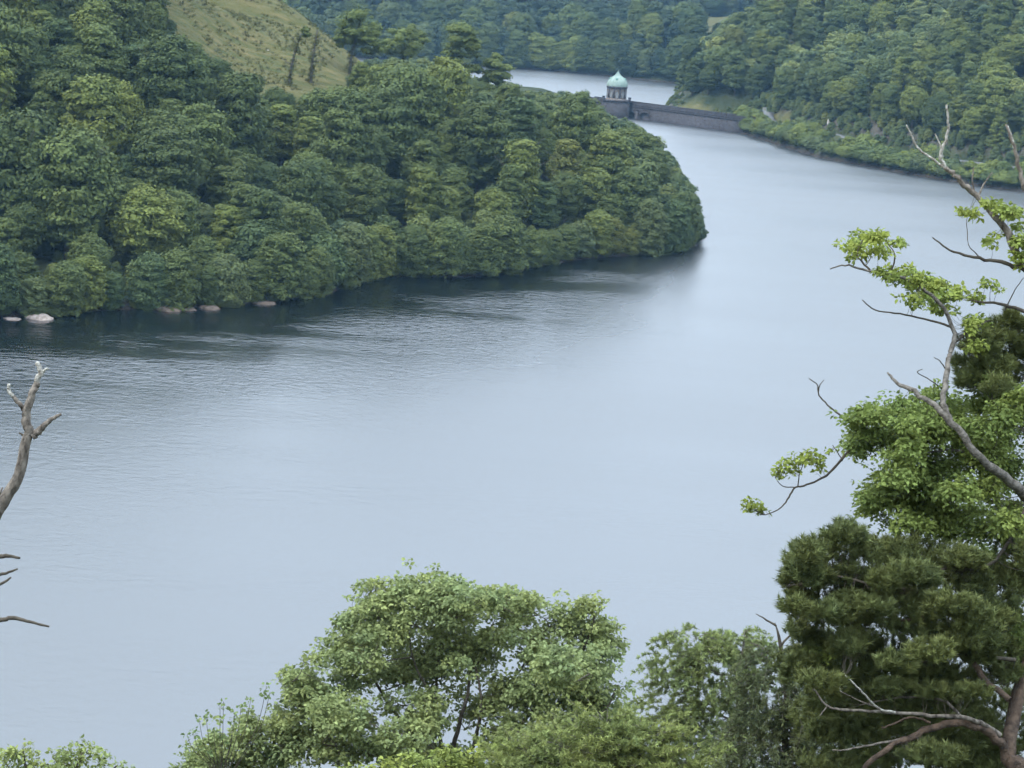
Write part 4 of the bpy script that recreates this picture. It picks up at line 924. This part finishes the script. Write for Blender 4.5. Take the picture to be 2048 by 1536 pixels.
SPR = [(1735, 470, 42, 26), (1700, 488, 28, 18), (1770, 498, 34, 18), (1722, 512, 26, 14), (1800, 490, 16, 10), (1785, 545, 40, 24), (1830, 565, 45, 26), (1880, 560, 42, 26), (1840, 600, 40, 20), (1900, 605, 48, 28), (1940, 640, 40, 26), (1925, 585, 30, 18),
       (1980, 572, 22, 12), (1960, 590, 20, 12), (1945, 432, 26, 16), (1985, 415, 30, 16), (2025, 420, 28, 26), (2035, 470, 22, 30), (1990, 480, 24, 20), (2040, 520, 18, 24), (1960, 690, 30, 20, .2)]
HANG = [(1610, 915, 32, 18), (1575, 935, 26, 20), (1640, 930, 16, 20), (1555, 950, 14, 12), (1505, 1008, 20, 12), (1520, 1025, 16, 14), (1493, 1012, 12, 8), (1665, 900, 8, 6)]
mbt, lb = MB(), Limbs(.68); lb.world(mbt, [base, at(2170, 1400, d), at(2120, 1200, d), at(2110, 900, d), at(2110, 650, d + .3), at(2100, 520, d)], [.3, .26, .22, .17, .12, .08]); mbt.obj('trunk', M_GREYBARK, root)
for px_, r_, mt_, nm in [([(2115, 1080), (2060, 1000, -.6), (2010, 955, -1.0), (1950, 905, -1.3), (1890, 830, -1.3), (1840, 790, -1.1), (1795, 765, -.9), (1775, 745, -.8)], (20, 3), M_GREYBARK, 'limb'),
        ([(1900, 840, -1.3), (1885, 800, -1.2), (1893, 740, -.9), (1905, 690, -.5), (1905, 655, -.3), (1880, 610, -.3), (1830, 565, -.3), (1780, 548, -.3), (1735, 540, -.3), (1690, 530, -.2), (1660, 538, -.2)], (10, 2.0), M_GREYBARK, 'limb'),
        ([(1905, 655, -.3), (1860, 640, -.2), (1800, 628, -.1), (1750, 620), (1725, 600)], (4, 1.6), M_TWIG, 'dead_branch'), ([(1740, 540, -.3), (1715, 510, -.2), (1725, 480)], (3.5, 1.4), M_TWIG, 'branch'),
        ([(1780, 548, -.3), (1790, 510, -.2), (1770, 480)], (3, 1.3), M_TWIG, 'branch'), ([(1905, 690, -.3), (1940, 660), (1980, 640, .2)], (4, 2), M_TWIG, 'branch'),
        ([(1720, 860, 0), (1690, 838), (1660, 815), (1638, 790), (1635, 770), (1618, 757)], (3.5, 1.4), M_TWIG, 'dead_branch'), ([(1636, 785), (1640, 770), (1648, 760)], (2, 1), M_TWIG, 'dead_branch'),
        ([(1800, 885, 0), (1730, 890), (1700, 900), (1660, 945), (1620, 968), (1590, 975), (1575, 1000), (1555, 1020), (1530, 1030)], (5, 1.6), M_TWIG, 'branch'),
        ([(1590, 975), (1565, 972), (1550, 955)], (2, 1), M_TWIG, 'branch'), ([(1595, 975), (1600, 945), (1610, 920)], (2, 1), M_TWIG, 'branch'), ([(1685, 922), (1675, 905), (1665, 890)], (2, 1), M_TWIG, 'branch'),
        ([(2110, 575), (2048, 540), (2000, 525), (1950, 515), (1900, 500), (1865, 475)], (9, 2.0), M_TWIG, 'dead_branch'), ([(2110, 650), (2050, 622), (2000, 608), (1950, 602)], (8, 3), M_TWIG, 'limb'),
        ([(2100, 560), (2050, 525), (2015, 470), (1985, 425), (1950, 390), (1915, 355), (1890, 335)], (14, 7), M_DEAD, 'dead_branch'), ([(1890, 335), (1880, 310), (1892, 280), (1897, 250), (1893, 210)], (6, 3.2), M_BLEACH, 'dead_branch'),
        ([(1895, 340), (1860, 315), (1835, 295), (1825, 275), (1813, 250)], (4.5, 2.2), M_BLEACH, 'dead_branch'), ([(1885, 315), (1880, 290), (1870, 268)], (3, 1.8), M_BLEACH, 'dead_branch'),
        ([(1950, 390), (1945, 360), (1948, 335)], (3, 1.5), M_DEAD, 'dead_branch'), ([(1955, 395), (1970, 365), (1985, 345)], (3, 1.5), M_DEAD, 'dead_branch'),
        ([(2110, 520), (2060, 400), (2040, 345), (2030, 300), (2012, 250)], (10, 3.5), M_DEAD, 'dead_branch'), ([(2030, 300), (2022, 270), (2015, 252)], (4, 2.4), M_BLEACH, 'dead_branch'),
        ([(1888, 780), (1860, 760), (1835, 745), (1845, 738)], (2.2, 1), M_TWIG, 'dead_branch'), ([(1893, 740), (1880, 722), (1868, 715)], (2.2, 1), M_TWIG, 'dead_branch'), ([(2010, 620), (2030, 580), (2048, 555)], (2, 1), M_TWIG, 'dead_branch'),
        ([(1960, 515), (1940, 495), (1935, 480)], (2, .8), M_TWIG, 'dead_branch'), ([(2060, 1010), (1960, 1000), (1880, 1000), (1820, 985)], (7, 2.5), M_GREYBARK, 'limb'), ([(1950, 905, -.3), (1900, 900), (1840, 905), (1790, 890)], (5, 2), M_GREYBARK, 'limb'), ([(2110, 900), (2030, 850), (1985, 800)], (7, 2), M_GREYBARK, 'limb'),
        ([(2125, 1250), (2070, 1230), (2010, 1240)], (6, 2), M_GREYBARK, 'limb')]:
    mb = MB(); lb.path(mb, px_, d, r_, ns=6); o = mb.obj(nm, mt_, root)
    if mt_ is M_BLEACH: o['label'] = 'bleached white dead branch tip'
C, Vn = fill(tiers(ELL, 5, .55, .44, g) + [e[:4] + ((e[4] if len(e) > 4 else 0) + .2, .24) for e in ELL], d, 38, g, .9, .3); C2, _ = fill(tiers(SPR, 3, .6, .5, g), d, 42, g, .9, .2); C3, _ = fill(HANG, d, 40, g, .9, .2)
mb = MB(); lb.branchlets(mb, np.concatenate([C, C2]), 130, .009, g, .6); lb.twigs(mb, np.concatenate([C, C2]), .004, g, .4, 2); lb.twigs(mb, C3, .004, g, .4, 1); mb.obj('twigs', M_TWIG, root)['kind'] = 'stuff'
mb = MB(); clump_leaves(mb, C2, .08, 11, .075, g, .55); clump_leaves(mb, C3, .06, 7, .07, g, .6, .5); o = mb.obj('leafy_sprays', M_OAK, root); o.color = (1.3, 1.22, 1.05, 1); o['kind'] = 'stuff'
mb = MB(); C = np.concatenate([C, C[::10] + Vn[::10] * g.uniform(.05, .22, (len(C[::10]), 1))]); clump_leaves(mb, C, g.uniform(.08, .17, len(C)), 15, .07, g, .55)
mb.obj('crown', M_OAK, root).color = (1, 1, 1, 1)

# --- dead tree at the left edge
d = 30.0
root, base = near_tree('dead_tree', 'bare dead tree with bleached tips at the left edge', -160, 1700, d)
mbt, lb = MB(), Limbs(.92, .12); lb.world(mbt, [base, at(-150, 1500, d), at(-130, 1300, d), at(-80, 1120, d), at(-30, 1060, d), at(5, 1005, d), at(38, 950, d), at(50, 890, d), at(60, 860, d)], [.22, .19, .16, .125, .10, .085, .075, .072, .06], 5, 10); mbt.obj('trunk', M_DEAD, root)
for px_, r_, mt_ in [([(58, 868), (52, 835), (58, 805), (68, 780), (75, 765)], (11, 7), M_DEAD), ([(74, 770), (75, 755), (82, 745), (74, 725)], (6.5, 5), M_BLEACH), ([(82, 748), (92, 738), (97, 738)], (4, 2), M_BLEACH),
        ([(54, 830), (45, 815), (32, 800), (24, 790)], (6, 4), M_DEAD), ([(25, 792), (17, 780), (18, 768)], (4.5, 3.5), M_BLEACH), ([(64, 872), (80, 860), (100, 840), (122, 828)], (10, 3), M_DEAD), ([(54, 878), (46, 870), (38, 866)], (5, 1.5), M_TWIG),
        ([(-30, 1060), (-15, 1015), (5, 975)], (6, 2), M_DEAD), ([(-120, 1250), (-50, 1130), (0, 1113), (20, 1112), (40, 1116)], (8, 2.5), M_TWIG), ([(-120, 1260), (-40, 1160), (5, 1148), (35, 1138)], (7, 2), M_TWIG),
        ([(-60, 1180), (0, 1168), (22, 1155)], (5, 2), M_TWIG), ([(-130, 1320), (-50, 1245), (0, 1240), (28, 1236), (60, 1244), (98, 1253)], (8, 2.2), M_TWIG)]:
    mb = MB(); lb.path(mb, px_, d, r_, ns=8, wob=.07); o = mb.obj('dead_branch' if mt_ is not M_BLEACH else 'branch_tip', mt_, root)
    if mt_ is M_BLEACH: o['label'] = 'bleached white broken branch tip'

# --- single trees and trunks on the open slope and the crest
def ivy_tree(label, px, py, d, hpx, lean, rpx, crown=None, color=(.72, .62, .62, 1)):
    b = at(px, py, d); gz = ground(b); m_ = d / F; H = hpx * m_
    root = thing('ivy_clad_tree', label, 'tree', (float(b[0]), float(b[1]), gz - .1)); B = np.array([b[0], b[1], gz - .2])
    T_ = B + np.array([lean * m_, 0, H]); mb = MB(); P, R_ = smooth_path([B, B * .6 + T_ * .4 + np.array([lean * m_ * -.25, 0, 0]), T_], [.45, .35, .15], 6); tube(mb, P, R_, 7)
    for k in range(3):
        a = P[-3 - 2 * k]; e = a + np.array([g.normal(0, 1.2), g.normal(0, 1), g.uniform(1, 2)]); q, r_ = smooth_path([a, (a + e) / 2 + [0, 0, -.2], e], [.15, .1, .05], 3); tube(mb, q, r_, 5)
    mb.obj('trunk', M_TRUNK, root); n = 90
    t = g.uniform(.02, .97, n); c = np.stack([np.interp(t, np.linspace(0, 1, len(P)), P[:, k]) for k in range(3)], 1) + g.normal(0, 1, (n, 3)) * rpx * m_ * np.array([.34, .34, .4])
    mb = MB(); clump_leaves(mb, c, g.uniform(.25, .6, n), 22, .3, g, .7, .4); o = mb.obj('ivy', M_LEAF, root); o.color = color
    if crown:
        mb = MB()
        for x, y, rx, ry in crown:
            c0 = at(x, y, d); Rm, Hm = rx * m_, 2 * ry * m_; cmesh = crown_mesh('tmp', Rm, Hm, -Hm / 2, 'round', int(x), 16, 120, .34, None)
            V = np.empty(len(cmesh.vertices) * 3, np.float32); cmesh.vertices.foreach_get('co', V); T = np.empty(len(cmesh.polygons) * 3, np.int32); cmesh.polygons.foreach_get('vertices', T)
            tn = np.empty(len(cmesh.vertices), np.float32); cmesh.attributes['tint'].data.foreach_get('value', tn); mb.add(V.reshape(-1, 3) + c0, T.reshape(-1, 3), tn); bpy.data.meshes.remove(cmesh)
        o = mb.obj('crown', M_LEAF, root); o.color = (1.15, 1.15, 1.05, 1)
ivy_tree('slim ivy-clad trunk on the grassy slope, nearer the pasture side', 580, 142, 632, 105, 18, 9)
ivy_tree('forked ivy-clad trunk standing on the grassy slope', 622, 150, 640, 105, 8, 10, [(612, 62, 10, 12)])
ivy_tree('tall ivy-clad tree with rounded crown at the edge of the grassy slope', 698, 168, 668, 120, 18, 11, [(715, 55, 45, 38), (745, 80, 30, 30), (690, 70, 22, 25)])
ivy_tree('upright round-crowned tree on the crest, against the far wood', 905, 165, 725, 90, 6, 12, [(920, 75, 34, 32), (905, 110, 26, 25), (945, 95, 18, 22)])
ivy_tree('tree with heavy one-sided crown beside the gap to the upper water', 962, 205, 728, 70, 12, 6, [(995, 135, 30, 28), (985, 165, 26, 25), (945, 138, 20, 10), (1000, 180, 20, 18)])
ivy_tree('pale loose-crowned tree on the crest beside the ivy-clad tree', 800, 178, 720, 95, 4, 8, [(800, 85, 45, 30), (830, 70, 25, 22)], (1, 1, 1, 1))

# --- stones along the shore
def stone(name, label, px, py, w, h, mat, seed, z=.0, group='stones along the shore'):
    p = on_z(px, py, z); m_ = np.linalg.norm(p - CAM) / F; gg = np.random.default_rng(seed); V, T = ICO3
    V = V * (1 + .12 * np.sin(V @ gg.normal(0, 2.2, 3) + 1) [:, None] + .09 * np.sin(V @ gg.normal(0, 5, 3))[:, None] + .03 * gg.standard_normal((len(V), 1)))
    mb = MB(); mb.add(V * np.array([w * m_ / 2, w * m_ * .45, h * m_]) + p, T); o = mb.obj(name, mat)
    return tag(o, label, 'rock', group)
for k, a in enumerate([('boulder', 'pale pinkish boulder at the waterline below the brightest tree, far left', 78, 637, 50, 9), ('rock', 'low pale rock just left of the pinkish boulder', 25, 638, 36, 3), ('rock', 'reddish earthy rock bank left of the two shore rocks', 335, 619, 60, 10),
        ('rock', 'greenish rock at the waterline beside the reddish bank', 418, 617, 40, 7), ('rock', 'long pinkish ledge at the water by the bushy tree', 528, 606, 56, 5), ('rock', 'small reddish rock above the long pinkish ledge', 505, 603, 20, 6),
        ('rock', 'dark wet rock at the tip of the promontory', 1382, 490, 26, 7), ('rock', 'smaller dark rock beside the promontory tip', 1362, 500, 20, 4), ('rock', 'flat rock in the reddish bank, closest to the water', 372, 619, 40, 5)]):
    stone(*a, M_ROCK if k < 2 else M_WETROCK if 'dark' in a[1] else M_EARTHROCK, 900 + k)
def boulder_at(label, px, py, d, w, h, seed, mat=M_PALESTONE):
    b = at(px, py, d); m_ = d / F; gg = np.random.default_rng(seed); V, T = ICO2; V = V * (1 + .15 * np.sin(V @ gg.normal(0, 2.5, 3))[:, None] + .05 * gg.standard_normal((len(V), 1)))
    mb = MB(); mb.add(V * np.array([w, w, h]) * m_ / 2 + np.array([b[0], b[1], ground(b) + h * m_ * .2]), T); tag(mb.obj('boulder', mat), label, 'rock')
boulder_at('pale boulder on the verge behind the viaduct', 1366, 208, 1105, 15, 10, 950, M_ROCK); boulder_at('small white stone at the viaduct end beneath the trees', 1445, 222, 1080, 7, 9, 951)
boulder_at('tiny white stone on the grassy slope', 536, 100, 655, 5, 3, 952); boulder_at('white stone by the lane among the bushes', 1772, 284, 905, 16, 8, 953); boulder_at('pale upright stone in the rocky cutting above the lane', 1660, 226, 1000, 8, 16, 954)

# --- tussocks of grass and bracken on the pasture
def tussocks():
    P = hexpts(-200, -20, 590, 900, 2.0); P = P[in_poly(P, PASTURE)]; st = np.sin((P[:, 0] * .55 + P[:, 1] * .42) + 1.5 * np.sin(P[:, 0] * .11 - P[:, 1] * .07)); P = P[rng.uniform(size=len(P)) < .35 + .65 * (st > .2)]; z = height(P); k = in_view(np.column_stack([P, z]), 20, 20); P, z = P[k], z[k]; n = len(P); g_ = np.random.default_rng(5)
    m = 9; c = np.repeat(np.column_stack([P, z]), m, 0) + g_.normal(0, .35, (n * m, 3)) * [1, 1, 0]; a = g_.uniform(0, 6.28, n * m); l = np.repeat(g_.uniform(.35, 1.0, n), m)[:, None]
    w = np.stack([np.cos(a), np.sin(a), 0 * a], 1) * .16; e = c + np.stack([g_.normal(0, .4, n * m), g_.normal(0, .4, n * m), np.ones(n * m)], 1) * l
    mb = MB(); mb.add(np.stack([c - w, c + w, e], 1).reshape(-1, 3), np.arange(n * m)[:, None] * 3 + [0, 1, 2], np.repeat(np.repeat(g_.uniform(.6, 1.4, n), m), 3))
    o = mb.obj('grass', leaf_material('bracken', (.09, .09, .032), .35, .2, .08)); o.color = (1, 1, 1, 1); tag(o, 'rough olive grass and bracken tussocks on the open slope', 'grass', None, 'stuff')
tussocks()

# ------------------------------------------------------------------ air
mb = MB(); box(mb, -3300, 3300, -1000, 4700, -12, 235)
hz = mb.obj('haze', None); hm = bpy.data.materials.new('haze'); hm.use_nodes = True; hn = hm.node_tree; hn.nodes.clear()
pv = hn.nodes.new('ShaderNodeVolumePrincipled'); ho = hn.nodes.new('ShaderNodeOutputMaterial'); hn.links.new(pv.outputs[0], ho.inputs['Volume'])
pv.inputs['Color'].default_value = (.36, .66, 1.0, 1); pv.inputs['Density'].default_value = .00005; pv.inputs['Anisotropy'].default_value = .2
hz.data.materials.clear(); hz.data.materials.append(hm); tag(hz, 'thin bluish haze filling the valley air', None, None, 'stuff')
